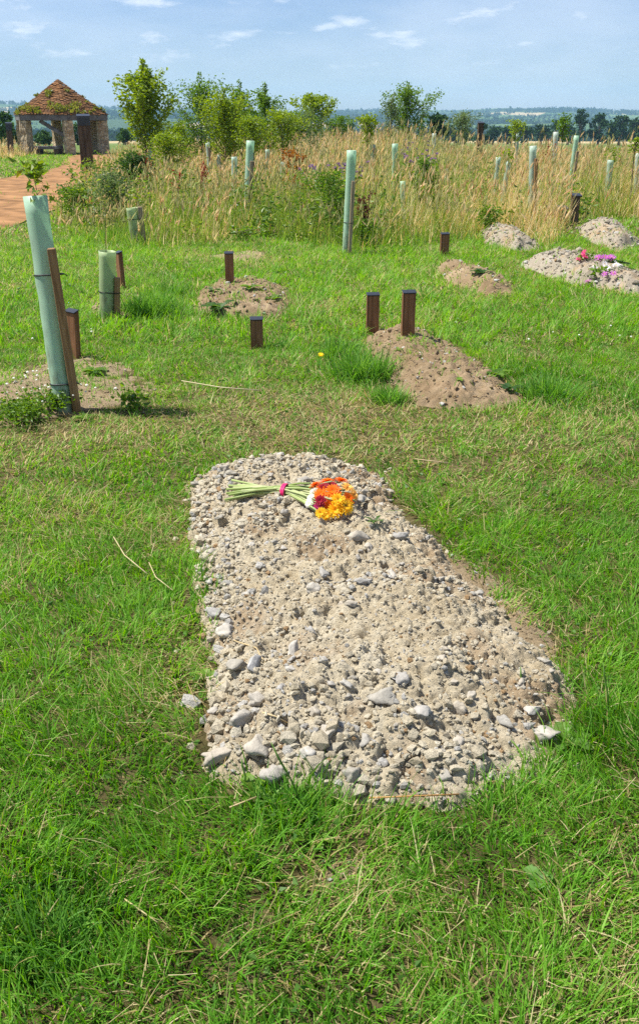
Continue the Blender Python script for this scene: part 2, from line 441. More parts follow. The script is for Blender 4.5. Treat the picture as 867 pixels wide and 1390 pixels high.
# ------------------------------------------------------------------ ground sheet
def build_ground():
    az = np.concatenate([np.linspace(-np.pi, -.75, 60, endpoint=False), np.linspace(-.75, .75, 520, endpoint=False), np.linspace(.75, np.pi, 60, endpoint=False)])
    r = np.concatenate([np.linspace(.25, 14, 110, endpoint=False), np.geomspace(14, 4000, 200)])
    A, R = np.meshgrid(az, r); X = R * np.sin(A); Y = R * np.cos(A); Z = gz(X, Y)
    na, nr = len(az), len(r)
    V = np.stack([X, Y, Z], -1).reshape(-1, 3)
    V = np.vstack([V, [[0, 0, 0]]])
    i, j = np.meshgrid(np.arange(nr - 1), np.arange(na), indexing='ij'); j2 = (j + 1) % na
    Q = np.stack([i * na + j, (i + 1) * na + j, (i + 1) * na + j2, i * na + j2], -1).reshape(-1, 4)
    k = np.arange(na); T = np.stack([np.full(na, nr * na), k, (k + 1) % na], -1)
    me = np_mesh('ground', V, Q[:, ::-1], T[:, ::-1], None, True)
    m, nt, b = new_mat('ground'); b.inputs['Roughness'].default_value = .95; b.inputs['Specular IOR Level'].default_value = .05
    g = N(nt, 'ShaderNodeNewGeometry')
    n = N(nt, 'ShaderNodeTexNoise'); n.inputs['Scale'].default_value = 9; n.inputs['Detail'].default_value = 8; n.inputs['Roughness'].default_value = .65
    nt.links.new(g.outputs['Position'], n.inputs['Vector'])
    near = N(nt, 'ShaderNodeValToRGB'); cr = near.color_ramp
    cr.elements[0].position = .30; cr.elements[0].color = (.055, .054, .018, 1)
    cr.elements[1].position = .72; cr.elements[1].color = (.30, .24, .12, 1)
    e = cr.elements.new(.5); e.color = (.15, .125, .052, 1)
    nt.links.new(n.outputs['Fac'], near.inputs['Fac'])
    sx = N(nt, 'ShaderNodeMapping'); sx.inputs['Scale'].default_value = (1 / 190, 1 / 330, 0); sx.inputs['Location'].default_value = (3.3, 1.7, 0)
    nt.links.new(g.outputs['Position'], sx.inputs['Vector'])
    vo = N(nt, 'ShaderNodeTexVoronoi', voronoi_dimensions='2D'); vo.inputs['Scale'].default_value = 1
    nt.links.new(sx.outputs['Vector'], vo.inputs['Vector'])
    sc = N(nt, 'ShaderNodeSeparateColor'); nt.links.new(vo.outputs['Color'], sc.inputs[0])
    fr = N(nt, 'ShaderNodeValToRGB'); fr.color_ramp.interpolation = 'CONSTANT'; cr = fr.color_ramp
    cr.elements[0].position = 0; cr.elements[0].color = (.07, .12, .035, 1)
    cr.elements[1].position = .3; cr.elements[1].color = (.11, .17, .05, 1)
    for p, c in ((.5, (.055, .09, .03)), (.62, (.36, .29, .15)), (.78, (.14, .17, .06)), (.88, (.42, .33, .18))):
        e = cr.elements.new(p); e.color = (*c, 1)
    nt.links.new(sc.outputs[0], fr.inputs['Fac'])
    # first field: even pale green, then the patchwork
    le = N(nt, 'ShaderNodeVectorMath', operation='LENGTH'); nt.links.new(g.outputs['Position'], le.inputs[0])
    f1 = N(nt, 'ShaderNodeMapRange'); f1.inputs['From Min'].default_value = 270; f1.inputs['From Max'].default_value = 300
    nt.links.new(le.outputs['Value'], f1.inputs['Value'])
    n3 = N(nt, 'ShaderNodeTexNoise'); n3.inputs['Scale'].default_value = .35; n3.inputs['Detail'].default_value = 6
    nt.links.new(g.outputs['Position'], n3.inputs['Vector'])
    fa = N(nt, 'ShaderNodeValToRGB'); fa.color_ramp.elements[0].position = .35; fa.color_ramp.elements[0].color = (.085, .15, .035, 1); fa.color_ramp.elements[1].position = .7; fa.color_ramp.elements[1].color = (.17, .21, .07, 1)
    nt.links.new(n3.outputs['Fac'], fa.inputs['Fac'])
    mxa = N(nt, 'ShaderNodeMix', data_type='RGBA'); nt.links.new(f1.outputs['Result'], mxa.inputs['Factor'])
    nt.links.new(fa.outputs['Color'], mxa.inputs['A']); nt.links.new(fr.outputs['Color'], mxa.inputs['B'])
    f0 = N(nt, 'ShaderNodeMapRange'); f0.inputs['From Min'].default_value = 44; f0.inputs['From Max'].default_value = 60
    nt.links.new(le.outputs['Value'], f0.inputs['Value'])
    mxb = N(nt, 'ShaderNodeMix', data_type='RGBA'); nt.links.new(f0.outputs['Result'], mxb.inputs['Factor'])
    nt.links.new(near.outputs['Color'], mxb.inputs['A']); nt.links.new(mxa.outputs['Result'], mxb.inputs['B'])
    nt.links.new(mxb.outputs['Result'], b.inputs['Base Color'])
    n2 = N(nt, 'ShaderNodeTexNoise'); n2.inputs['Scale'].default_value = 70; n2.inputs['Detail'].default_value = 9; n2.inputs['Roughness'].default_value = .75
    nt.links.new(g.outputs['Position'], n2.inputs['Vector'])
    bp = N(nt, 'ShaderNodeBump'); bp.inputs['Strength'].default_value = 1; bp.inputs['Distance'].default_value = .03
    nt.links.new(n2.outputs['Fac'], bp.inputs['Height']); nt.links.new(bp.outputs['Normal'], b.inputs['Normal'])
    tag(link('ground', me, m), kind='structure')

build_ground()

def build_path():
    x0, y0 = PATH.min(0); x1, y1 = PATH.max(0)
    xs = np.arange(x0, x1, .22); ys = np.arange(y0, y1, .3)
    X, Y = np.meshgrid(xs, ys); d = sdf(X, Y, PATH) + (fbm(X * 1.2, Y * 1.2, 5, 3) - .5) * .7
    Z = gz(X, Y) + .02 + np.clip(d, -.5, .1) * .08
    nx, ny = len(xs), len(ys)
    i, j = np.meshgrid(np.arange(ny - 1), np.arange(nx - 1), indexing='ij')
    Q = np.stack([i * nx + j, i * nx + j + 1, (i + 1) * nx + j + 1, (i + 1) * nx + j], -1)
    Q = Q[(d[:-1, :-1] > -.4) | (d[1:, 1:] > -.4)]
    me = np_mesh('path', np.stack([X, Y, Z], -1).reshape(-1, 3), Q.reshape(-1, 4), None, None, True)
    m = solid('path_gravel', (.27, .145, .065), .95, .1, .5, 2.2, .5, 45)
    tag(link('path', me, m), kind='structure')
build_path()

# ------------------------------------------------------------------ stones
def ico(sub):
    bm = bmesh.new(); bmesh.ops.create_icosphere(bm, subdivisions=sub, radius=1)
    V = np.array([v.co[:] for v in bm.verts]); T = np.array([[v.index for v in f.verts] for f in bm.faces]); bm.free()
    return V, T
ICO1, ICO2, ICO3 = ico(1), ico(2), ico(3)

def rock(rng, base, cuts=12, amp=.30):
    V, T = base
    V = V.copy()
    for _ in range(cuts):
        n = rng.normal(size=3); n /= np.linalg.norm(n); c = rng.uniform(.42, .75)
        d = V @ n; V = V - np.maximum(d - c, 0)[:, None] * n * .92
    f = rng.uniform(1.2, 2.2, 3); o = rng.uniform(0, 50, 3)
    nn = vnoise(V[:, 0] * f[0] * 1.6 + o[0], V[:, 1] * 2 + V[:, 2] * f[1] * 1.7 + o[1], 3) - .5
    n2 = vnoise(V[:, 1] * 4.5 + o[2], V[:, 2] * 4.5 + V[:, 0] * 2.3 + o[0], 9) - .5
    n3 = vnoise(V[:, 0] * 11 + o[1], V[:, 1] * 11 + V[:, 2] * 7 + o[2], 5) - .5
    V = V * (1 + amp * 1.5 * nn + amp * 1.0 * n2 + amp * .42 * n3)[:, None]
    V *= np.array([1, rng.uniform(.7, 1), rng.uniform(.5, .8)])
    return V, T

_r = np.random.default_rng(11)
ROCKS = [np_mesh('stone', *(lambda q: (q[0], None, q[1]))(rock(_r, ICO3)), None, True) for _ in range(14)]
for me in ROCKS: me.materials.append(M_STONE)

# ------------------------------------------------------------------ grave mounds
MOUNDS = []
BEIGE = [(.43, .345, .215), (.53, .45, .31), (.62, .555, .42)]
BROWN = [(.30, .20, .115), (.38, .275, .165), (.44, .34, .22)]

class Mound:
    pass

def make_mound(poly, H, res, wd, label, pal, seed, clods=0, coarse=None, name='grave_mound', rough=1.0, pebbles=0, pebsize=(.004, .012), brown=.0, cat='grave mound', group=None, edge=.06, skew=0):
    rng = np.random.default_rng(seed)
    mo = Mound(); mo.poly = poly
    x0, y0 = poly.min(0) - .12; x1, y1 = poly.max(0) + .12
    xs = np.arange(x0, x1, res); ys = np.arange(y0, y1, res)
    X, Y = np.meshgrid(xs, ys)
    d = sdf(X, Y, poly) + (fbm(X * 5, Y * 5, seed, 4) - .5) * edge * 2
    u = np.clip(d / wd, 0, 1)
    prof = (1 - (1 - u) ** 2.1)
    h = H * prof * (.82 + .36 * fbm(X * 1.8, Y * 1.8, seed + 5, 3))
    inn = sstep(-.02, .08, d)
    h += rough * inn * ((fbm(X * 9, Y * 9, seed + 1, 4) - .5) * .055 + (fbm(X * 30, Y * 30, seed + 2, 3) - .5) * .022 - np.abs(fbm(X * 46, Y * 46, seed + 3, 2) - .5) * .030 + (vnoise(X * 95, Y * 95, seed + 4) - .5) * .007)
    h = np.where(d < 0, np.maximum(d * .35, -.06), h) + .004
    h0 = h.copy()
    if clods:
        m = np.argwhere(d > .0)
        for _ in range(clods):
            iy, ix = m[rng.integers(len(m))]
            cf = .5 if coarse is None else float(coarse(xs[ix], ys[iy])); rr = float(np.clip(rng.lognormal(math.log(.0085 + .014 * cf), .42), .006, .022 + .030 * cf))
            k = int(rr / res) + 2
            ay, by, ax, bx = max(iy - k, 0), min(iy + k + 1, len(ys)), max(ix - k, 0), min(ix + k + 1, len(xs))
            a = rng.uniform(0, np.pi); e = rng.uniform(.65, 1)
            dx = X[ay:by, ax:bx] - xs[ix]; dy = Y[ay:by, ax:bx] - ys[iy]
            qx = (dx * np.cos(a) + dy * np.sin(a)) / rr; qy = (-dx * np.sin(a) + dy * np.cos(a)) / (rr * e)
            s_ = np.maximum(1 - (np.abs(qx) ** 2.6 + np.abs(qy) ** 2.6), 0) ** .38
            base = h0[iy, ix]; tl = rng.normal(0, .22, 2)
            tgt = base - rr * .34 + s_ * rr * (.86 + tl[0] * qx + tl[1] * qy)
            sub = h[ay:by, ax:bx]
            h[ay:by, ax:bx] = np.where(s_ > 0, np.maximum(sub, tgt), sub)
    Z = gz(X, Y) + h
    nx, ny = len(xs), len(ys)
    i, j = np.meshgrid(np.arange(ny - 1), np.arange(nx - 1), indexing='ij')
    Q = np.stack([i * nx + j, i * nx + j + 1, (i + 1) * nx + j + 1, (i + 1) * nx + j], -1)
    Q = Q[(d[:-1, :-1] > -.14) | (d[1:, 1:] > -.14)].reshape(-1, 4)
    k = fbm(X * 3.1, Y * 3.1, seed + 8, 3) * .6 + fbm(X * 28, Y * 28, seed + 9, 3) * .8 - .2
    c = mixcol(pal, k.ravel())
    bk = sstep(.58 - brown, .72 - brown, fbm(X * 4.2, Y * 4.2, seed + 20, 4)).ravel()[:, None] * .75
    c = c * (1 - bk) + mixcol(BROWN, k.ravel()) * bk
    used = np.unique(Q); remap = np.full(nx * ny, -1, np.int64); remap[used] = np.arange(len(used))
    V = np.stack([X, Y, Z], -1).reshape(-1, 3)[used]
    cen = np.array([poly[:, 0].mean(), poly[:, 1].mean(), 0])
    me = np_mesh(name, V - cen, remap[Q], None, c[used], True)
    o = link(name, me, M_SOIL, None, cen)
    tag(o, label, cat, group)
    def hz(x, y):
        fx = np.clip((np.asarray(x) - xs[0]) / res, 0, nx - 1.001); fy = np.clip((np.asarray(y) - ys[0]) / res, 0, ny - 1.001)
        ix = fx.astype(int); iy = fy.astype(int); a = fx - ix; b = fy - iy
        return (Z[iy, ix] * (1 - a) + Z[iy, ix + 1] * a) * (1 - b) + (Z[iy + 1, ix] * (1 - a) + Z[iy + 1, ix + 1] * a) * b
    mo.hz = hz; mo.obj = o; mo.cen = cen
    if pebbles:
        mb = MB(); protos = [rock(rng, ICO1, 7, .28) for _ in range(16)]
        lo, hi = poly.min(0), poly.max(0); n = 0; VV = []; TT = []; CC = []; off = 0
        P = rng.uniform(lo - .05, hi + .05, (pebbles * 3, 2)); ds = sdf(P[:, 0], P[:, 1], poly)
        keep = (ds > -.14) & (rng.random(len(P)) < .035 + .965 * sstep(-.05, .04, ds)); P = P[keep][:pebbles]
        sz = np.clip(rng.lognormal(math.log(pebsize[0]), .55, len(P)), pebsize[0] * .5, pebsize[1])
        if coarse is not None:
            sel = rng.random(len(P)) < .75 + .25 * coarse(P[:, 0], P[:, 1]); P = P[sel]; sz = sz[sel]
            sz = sz * (.60 + 1.0 * coarse(P[:, 0], P[:, 1]))
        zz = np.where(sdf(P[:, 0], P[:, 1], poly) > -.05, hz(P[:, 0], P[:, 1]), gz(P[:, 0], P[:, 1]) - .002)
        for i_ in range(len(P)):
            v, t = protos[rng.integers(16)]
            a = rng.uniform(0, 6.28, 3)
            Rm = np.array(Matrix.Rotation(a[0], 3, 'Z') @ Matrix.Rotation(a[1] * .12, 3, 'X'))
            v = v @ Rm.T * sz[i_] + np.array([P[i_, 0], P[i_, 1], zz[i_] + sz[i_] * .25])
            VV.append(v - cen); TT.append(t + off); off += len(v)
            g = rng.random()
            cc = (np.array(pal[1]) * (1 - g) + np.array(pal[2]) * g) * rng.uniform(.8, 1.12)
            if rng.random() < .13: cc = np.array([.50, .475, .42]) * rng.uniform(.8, 1.15)
            if rng.random() < .04: cc = np.array([.38, .25, .13])
            CC.append(np.broadcast_to(cc, v.shape))
        mp = np_mesh('gravel', np.concatenate(VV), None, np.concatenate(TT), np.concatenate(CC), False)
        po = link('pebbles', mp, M_PEBBLE, o); po['kind'] = 'stuff'
    MOUNDS.append(mo)
    return mo

def on_mound(mo, px, py):
    z = .1
    for _ in range(25):
        p = gp(px, py, z); z = .5 * z + .5 * float(mo.hz(p[0], p[1]))
    p = gp(px, py, z); return p

def seg_d(x, y, a, b):
    ex, ey = b - a; t = np.clip(((x - a[0]) * ex + (y - a[1]) * ey) / (ex * ex + ey * ey), 0, 1)
    return np.hypot(x - a[0] - t * ex, y - a[1] - t * ey)
_L0, _L1, _F1, _B1 = gp(262, 662)[:2], gp(285, 1048)[:2], gp(640, 1070)[:2], gp(490, 640)[:2]
def coarse_main(x, y):
    c = np.maximum(np.exp(-seg_d(x, y, _L0, _L1) / .17), np.exp(-seg_d(x, y, _L1, _F1) / .20) * .9)
    return np.clip(np.maximum(c, .75 * np.exp(-seg_d(x, y, _L0, _B1) / .22)) + .5 * sstep(.58, .7, fbm(x * 5, y * 5, 88, 3)), 0, 1)
main = make_mound(MAIN, .13, .005, .46, 'large fresh grave mound of pale rubble in the foreground with flowers on it', BEIGE, 21,
                  clods=11000, coarse=coarse_main, pebbles=20000, pebsize=(.0052, .024), brown=.06, edge=.075, rough=1.5, group='earth mounds over the graves')

def pm(px, H, res, wd, label, pal, seed, **kw):
    kw.setdefault('group', 'earth mounds over the graves')
    return make_mound(pxpoly(px), H, res, wd, label, pal, seed, **kw)
TANS = [(.21, .14, .075), (.28, .20, .115), (.35, .265, .165)]
GREYS = [(.28, .235, .17), (.35, .30, .225), (.43, .38, .30)]
m2 = pm([(497, 460), (515, 450), (572, 452), (620, 472), (660, 505), (700, 530), (705, 548), (655, 558), (570, 552), (528, 520), (505, 490)], .105, .014, .36,
        'brown earth mound behind the bouquet grave, two wooden boards at its head', TANS, 33, rough=1.1, clods=900, pebbles=900, pebsize=(.007, .025), edge=.07)
m3 = pm([(268, 400), (290, 388), (345, 384), (385, 395), (395, 415), (370, 432), (300, 434), (268, 420)], .09, .018, .3,
        'low stony tan mound with green weeds behind the short leftward board', TANS, 35, rough=1.2, clods=600, pebbles=600, pebsize=(.009, .04), edge=.08)
m4 = pm([(588, 362), (610, 355), (650, 368), (690, 385), (700, 402), (655, 402), (612, 385)], .12, .022, .3,
        'narrow tan earth mound with one wooden board at its far end', TANS, 37, rough=1.1, clods=300, pebbles=300, pebsize=(.010, .04), edge=.07)
m5 = pm([(705, 360), (740, 352), (800, 358), (867, 378), (900, 396), (850, 398), (770, 385)], .17, .024, .35,
        'pale lumpy grave mound at the right carrying pink and white flowers', GREYS, 39, rough=1.3, clods=900, pebbles=700, pebsize=(.014, .05), edge=.07)
m6 = pm([(648, 320), (672, 316), (705, 322), (735, 338), (700, 341), (665, 334)], .18, .028, .35,
        'grey stony mound at the edge of the tall meadow grass', GREYS, 43, rough=1.6, clods=500, pebbles=450, pebsize=(.014, .05), edge=.07)
m7 = pm([(785, 312), (815, 308), (850, 316), (870, 333), (835, 340), (800, 328)], .20, .028, .35,
        'pale stony mound farthest right under the meadow grass', GREYS, 47, rough=1.6, clods=500, pebbles=450, pebsize=(.014, .05), edge=.07)
DRY = [(.22, .16, .09), (.30, .225, .135), (.37, .29, .18)]
m8 = pm([(-90, 520), (20, 500), (80, 484), (125, 486), (165, 496), (195, 522), (205, 545), (150, 552), (95, 566), (20, 575), (-90, 592)], .02, .016, .3,
        'flat dry bare soil patch around the foot of the tall leaning tree tube', DRY, 51, name='bare_soil', rough=.5, pebbles=700, pebsize=(.006, .02), cat='bare soil', edge=.30, group='bare soil patches')
m9 = pm([(115, 420), (140, 400), (185, 398), (205, 412), (190, 430), (150, 436)], .03, .024, .3,
        'small bare soil patch around the short wide tree tube', DRY, 53, name='bare_soil', rough=.5, pebbles=200, pebsize=(.008, .03), cat='bare soil', edge=.12, group='bare soil patches')
m10 = pm([(290, 348), (320, 341), (360, 343), (352, 352), (310, 355)], .03, .03, .3,
         'thin strip of bare soil before the meadow above the distant small board', DRY, 57, name='bare_soil', rough=.5, cat='bare soil', edge=.12, group='bare soil patches')
m11 = pm([(445, 1180), (480, 1170), (498, 1190), (470, 1206), (440, 1204)], .006, .008, .1,
         'small bare gap of crumbly soil in the grass near the bottom', DRY, 59, name='bare_soil', rough=.5, pebbles=160, pebsize=(.004, .012), cat='bare soil', edge=.04, group='bare soil patches')
m12 = pm([(585, 745), (640, 762), (690, 800), (735, 850), (765, 915), (740, 900), (690, 852), (640, 815), (600, 768)], .012, .01, .1,
         'strip of dry soil with thin grass along the right edge of the rubble mound', DRY, 61, name='bare_soil', rough=.5, pebbles=300, pebsize=(.004, .012), cat='bare soil', edge=.07, group='bare soil patches')

# big stones with a place of their own, then loose ones
BIG = [(520, 950, 36, 'pale flat-topped stone, the largest in the middle of the rubble mound'),
       (297, 1030, 42, 'big grey stone at the front left corner of the rubble mound'),
       (353, 1020, 40, 'large flat grey-tan stone second from the left corner of the rubble mound front'),
       (378, 1053, 42, 'long pale stone half under the grass at the front edge of the rubble mound'),
       (330, 978, 38, 'round brown-stained clod near the front left of the rubble mound'),
       (348, 955, 28, 'bluish grey stone above the brown-stained clod'),
       (318, 908, 34, 'dark grey double lump on the left rim of the rubble mound'),
       (345, 905, 30, 'grey lump right beside the dark double lump'),
       (444, 999, 24, 'upright pale egg-shaped stone near the front of the rubble mound'),
       (420, 1027, 32, 'wide grey flat stone between the long pale stone and the egg-shaped one'),
       (622, 963, 24, 'pale rounded stone right of the largest flat-topped stone'),
       (573, 968, 26, 'square tan stone between the flat-topped stone and the pale rounded one'),
       (545, 925, 26, 'grey lump just above the flat-topped stone'),
       (385, 698, 18, 'small pale stone touching the bouquet stems'),
       (484, 732, 28, 'grey clod below the yellow flowers'),
       (500, 745, 18, 'smaller grey clod beside the clod below the flowers'),
       (304, 862, 28, 'pale grey stone half way down the left rim of the rubble mound'),
       (458, 815, 18, 'round pale stone on the middle of the rubble mound'),
       (474, 822, 17, 'round ochre stone next to the round pale stone'),
       (478, 1056, 30, 'pale slab lying at the front edge of the rubble mound below the egg-shaped stone')]
STONES = []
rs = np.random.default_rng(5)
def put_stone(p, r, label, grp, k):
    o = bpy.data.objects.new('stone', ROCKS[k % len(ROCKS)]); COL.objects.link(o)
    o.location = (p[0], p[1], p[2] + r * .26); o.scale = (r, r * rs.uniform(.8, 1), r * rs.uniform(.75, 1.05))
    o.rotation_euler = (rs.uniform(-.3, .3), rs.uniform(-.3, .3), rs.uniform(0, 6.28))
    tag(o, label, 'stone', grp); STONES.append((p[0], p[1], r))
for k, (x, y, w, lab) in enumerate(BIG):
    p = on_mound(main, x, y); dep = p[1] * CP + (EYE - p[2]) * SP
    put_stone(p, w * dep / F * .66, lab, 'stones on the rubble mound', k)
lo, hi = MAIN.min(0), MAIN.max(0); cnt = 0
while cnt < 230:
    x, y = rs.uniform(lo, hi); d = float(sdf(np.array([x]), np.array([y]), MAIN)[0])
    if d < .0: continue
    # bigger pieces roll to the left rim and the front
    fx = (x - lo[0]) / (hi[0] - lo[0]); fr = (y - lo[1]) / (hi[1] - lo[1])
    rim = math.exp(-d / .16)
    if rs.random() > .05 + .95 * float(coarse_main(x, y)): continue
    r = float(np.clip(rs.lognormal(math.log(.0175), .42), .010, .042)) * (1 + .35 * rim * (fr < .35))
    if any((x - a) ** 2 + (y - b) ** 2 < (r + c) ** 2 * .75 for a, b, c in STONES): continue
    put_stone((x, y, float(main.hz(x, y))), r, 'loose beige-grey stone lying among the rubble of the large mound', 'loose stones on the rubble mound', int(rs.integers(14)))
    cnt += 1

# ------------------------------------------------------------------ lawn
def free_mask(P, rng, soft=.06):
    """chance that grass grows at P: none on mounds and path, thin on bare soil"""
    k = np.ones(len(P))
    wob = (fbm(P[:, 0] * 7, P[:, 1] * 7, 77, 3) - .5) * (.10 + .03 * np.clip(P[:, 1] - 5, 0, 5))
    for mo in MOUNDS:
        lo, hi = mo.poly.min(0) - .3, mo.poly.max(0) + .3
        m = (P[:, 0] > lo[0]) & (P[:, 0] < hi[0]) & (P[:, 1] > lo[1]) & (P[:, 1] < hi[1])
        if not m.any(): continue
        d = sdf(P[m, 0], P[m, 1], mo.poly) + wob[m]
        bare = mo.obj['category'] == 'bare soil'
        edge = 1 - sstep(-soft, .02, d)
        if bare: edge = np.maximum(edge, .10 + .5 * sstep(.48, .6, fbm(P[m, 0] * 5, P[m, 1] * 5, 78, 3)))
        elif mo is main: edge = np.maximum(edge, .0)
        else: edge = np.maximum(edge, .04 + .25 * sstep(.62, .72, fbm(P[m, 0] * 4, P[m, 1] * 4, 79, 3)))
        k[m] *= edge
    d = sdf(P[:, 0], P[:, 1], PATH) + (fbm(P[:, 0] * 1.2, P[:, 1] * 1.2, 5, 3) - .5) * .7
    k *= 1 - .985 * sstep(-.35, .1, d)
    return rng.random(len(P)) < k

# places where the turf is dry and straw coloured (photo pixel, radius in m, strength)
DRYSPOTS = [(gp(x, y)[:2], r, s) for x, y, r, s in
            ((480, 570, .55, .75), (360, 580, .5, .7), (250, 555, .5, .6), (170, 590, .4, .55), (90, 585, .5, .6), (560, 565, .5, .5), (650, 860, .22, .8), (250, 740, .14, .7),
             (275, 900, .2, .75), (265, 960, .16, .75), (700, 890, .2, .7), (330, 510, .6, .35), (330, 345, 1., .4), (480, 420, .7, .25), (650, 640, .4, .22), (450, 1190, .10, .7), (800, 600, .8, .2), (60, 720, .5, .2), (180, 920, .18, .4))]
def dryness(P):
    d = .07 + .26 * sstep(.5, .75, fbm(P[:, 0] * 1.3, P[:, 1] * 1.3, 91, 3)) + .07 * sstep(2.8, 5.5, P[:, 1]) + .08 * sstep(6, 11, P[:, 1])
    for c, r, s in DRYSPOTS:
        d += .40 * s * np.exp(-((P[:, 0] - c[0]) ** 2 + (P[:, 1] - c[1]) ** 2) / (r * r))
    return np.clip(d * 1.15, 0, .9)

# tufts of longer darker grass (photo pixel, radius, height factor)
TUFTS = [(gp(x, y)[:2], r, s) for x, y, r, s in
         ((205, 420, .28, 1.9), (230, 398, .3, 1.7), (495, 505, .2, 2.3), (470, 490, .22, 1.7), (730, 520, .6, 1.5), (790, 540, .7, 1.5), (590, 410, .3, 1.5), (560, 690, .16, 1.5), (640, 800, .1, 1.3), (290, 800, .1, 1.5), (282, 850, .07, 1.5),
          (400, 1100, .13, 1.4), (60, 1260, .2, 1.6), (820, 1000, .16, 1.5), (560, 1110, .12, 1.3), (380, 470, .15, 1.5), (170, 325, .6, 1.5), (520, 540, .15, 1.6))]
def tuft(P):
    k = np.ones(len(P))
    for c, r, s in TUFTS:
        k = np.maximum(k, 1 + (s - 1) * np.exp(-((P[:, 0] - c[0]) ** 2 + (P[:, 1] - c[1]) ** 2) / (r * r)))
    return k

def ground_z(P):
    z = gz(P[:, 0], P[:, 1])
    for mo in MOUNDS:
        m = sdf(P[:, 0], P[:, 1], mo.poly) > -.05
        if m.any(): z[m] = np.maximum(z[m], mo.hz(P[m, 0], P[m, 1]))
    return z

GREENS = [(.045, .140, .010), (.095, .258, .017), (.165, .365, .030), (.26, .45, .060)]
STRAWS = [(.28, .21, .08), (.44, .35, .16), (.60, .52, .29)]

def build_lawn():
    rng = np.random.default_rng(100)
    mb = MB()
    bins = [(.55, 1.2, 7000, .0042, 4), (1.2, 2.5, 22000, .0040, 4), (2.5, 4, 17000, .0044, 3), (4, 7, 9500, .0058, 3), (7, 13.5, 4300, .0085, 2), (13.5, 24, 900, .016, 2), (24, 48, 200, .035, 2)]
    for y0, y1, dens, w0, segs in bins:
        mx = .36 * y1 + .8 + .05 * y1
        n = int(dens * (y1 - y0) * 2 * mx)
        P = np.stack([rng.uniform(-mx, mx, n), rng.uniform(y0, y1, n)], -1)
        P = P[np.abs(P[:, 0]) < .37 * P[:, 1] + .75 + .05 * P[:, 1]]
        if y1 > 12:
            ins = np.maximum(sdf(P[:, 0], P[:, 1], MEADOW), sdf(P[:, 0], P[:, 1], MEADOW2))
            P = P[(ins < .5) | (rng.random(len(P)) < .12)]
        P = P[free_mask(P, rng)]
        n = len(P)
        dry = dryness(P); tf = tuft(P)
        clump = fbm(P[:, 0] * 6, P[:, 1] * 6, 12, 3)
        fine = fbm(P[:, 0] * 22, P[:, 1] * 22, 14, 2)
        thin = (fine > .36) | (rng.random(n) < .45)
        thin &= rng.random(n) < (1 - .12 * dry)
        P, dry, tf, clump, fine = P[thin], dry[thin], tf[thin], clump[thin], fine[thin]; n = len(P)
        P3 = np.column_stack([P, ground_z(P) - .004])
        h = np.clip(rng.lognormal(math.log(.061), .38, n), .02, .17) * (.55 + .9 * clump) * tf * (1 - .2 * dry)
        h *= 1 - .14 * (y0 < 2.4) + .22 * (y0 > 4) - .25 * ((y0 >= 2.5) & (y0 < 7))
        w = w0 * rng.uniform(.65, 1.45, n) * (1 + .25 * (tf > 1.3))
        az = fbm(P[:, 0] * 3.2, P[:, 1] * 3.2, 15, 2) * 14 + rng.normal(0, 1.1, n)
        lean = np.abs(rng.normal(.25, .32, n)) + .25 * dry; curv = np.abs(rng.normal(.95, .55, n)) / np.sqrt(tf)
        isdry = rng.random(n) < dry * .85
        shade = .45 * clump + .35 * fbm(P[:, 0] * 1.1, P[:, 1] * 1.1, 18, 3) + rng.normal(.08, .2, n) + .10 * (y0 > 4) - .25 * (tf > 1.35)
        c = mixcol(GREENS, shade)
        cd = mixcol(STRAWS, rng.random(n))
        c = np.where(isdry[:, None], cd, c)
        yel = rng.random(n) < .10
        c[yel] = c[yel] * .4 + np.array([.17, .19, .035]) * .6
        lean = np.where(isdry, lean + .35, lean)
        V, Q, C, _ = blades(P3, h, w, az, lean, curv, segs, c, rng.normal(0, .6, n))
        mb.add(V, Q, None, C)
    # thatch: flat dead bits lying in the turf
    for y0, y1, dens, w0 in ((1, 4, 420, .0022), (4, 8, 140, .0035)):
        mx = .36 * y1 + .6; n = int(dens * (y1 - y0) * 2 * mx)
        P = np.stack([rng.uniform(-mx, mx, n), rng.uniform(y0, y1, n)], -1)
        P = P[(np.abs(P[:, 0]) < .37 * P[:, 1] + .6)]; P = P[free_mask(P, rng, .02) & (rng.random(len(P)) < .25 + dryness(P))]; n = len(P)
        P3 = np.column_stack([P, ground_z(P) + rng.uniform(.012, .045, n)])
        V, Q, C, _ = blades(P3, rng.uniform(.03, .11, n), np.full(n, w0), rng.uniform(0, 6.28, n), rng.normal(1.45, .15, n), rng.normal(.1, .3, n), 2, mixcol(STRAWS, rng.random(n)), None, .6)
        mb.add(V, Q, None, C)
    tag(link('lawn_grass', mb.mesh('lawn_grass'), M_GRASS), 'short green mown grass with dry straw patches covering the ground', 'grass', kind='stuff')

    # small round leaves of clover and plantain low in the turf
    mb = MB()
    for y0, y1, dens, sz in ((.9, 3, 320, .016), (3, 6, 150, .02), (6, 12, 40, .03)):
        mx = .36 * y1 + .6; n = int(dens * (y1 - y0) * 2 * mx)
        P = np.stack([rng.uniform(-mx, mx, n), rng.uniform(y0, y1, n)], -1)
        P = P[np.abs(P[:, 0]) < .37 * P[:, 1] + .6]
        P = P[free_mask(P, rng) & (fbm(P[:, 0] * 2.3, P[:, 1] * 2.3, 65, 3) > .53)]; n = len(P)
        D = rng.normal(size=(n, 3)); D[:, 2] = np.abs(D[:, 2]) * .35
        P3 = np.column_stack([P, ground_z(P) + rng.uniform(.012, .05, n)])
        V, T, C = leaves(P3, D, sz * rng.uniform(.6, 1.5, n), np.full(n, .75), mixcol([(.05, .13, .015), (.09, .19, .03), (.13, .24, .05)], rng.random(n)), rng)
        mb.add(V, None, T, C)
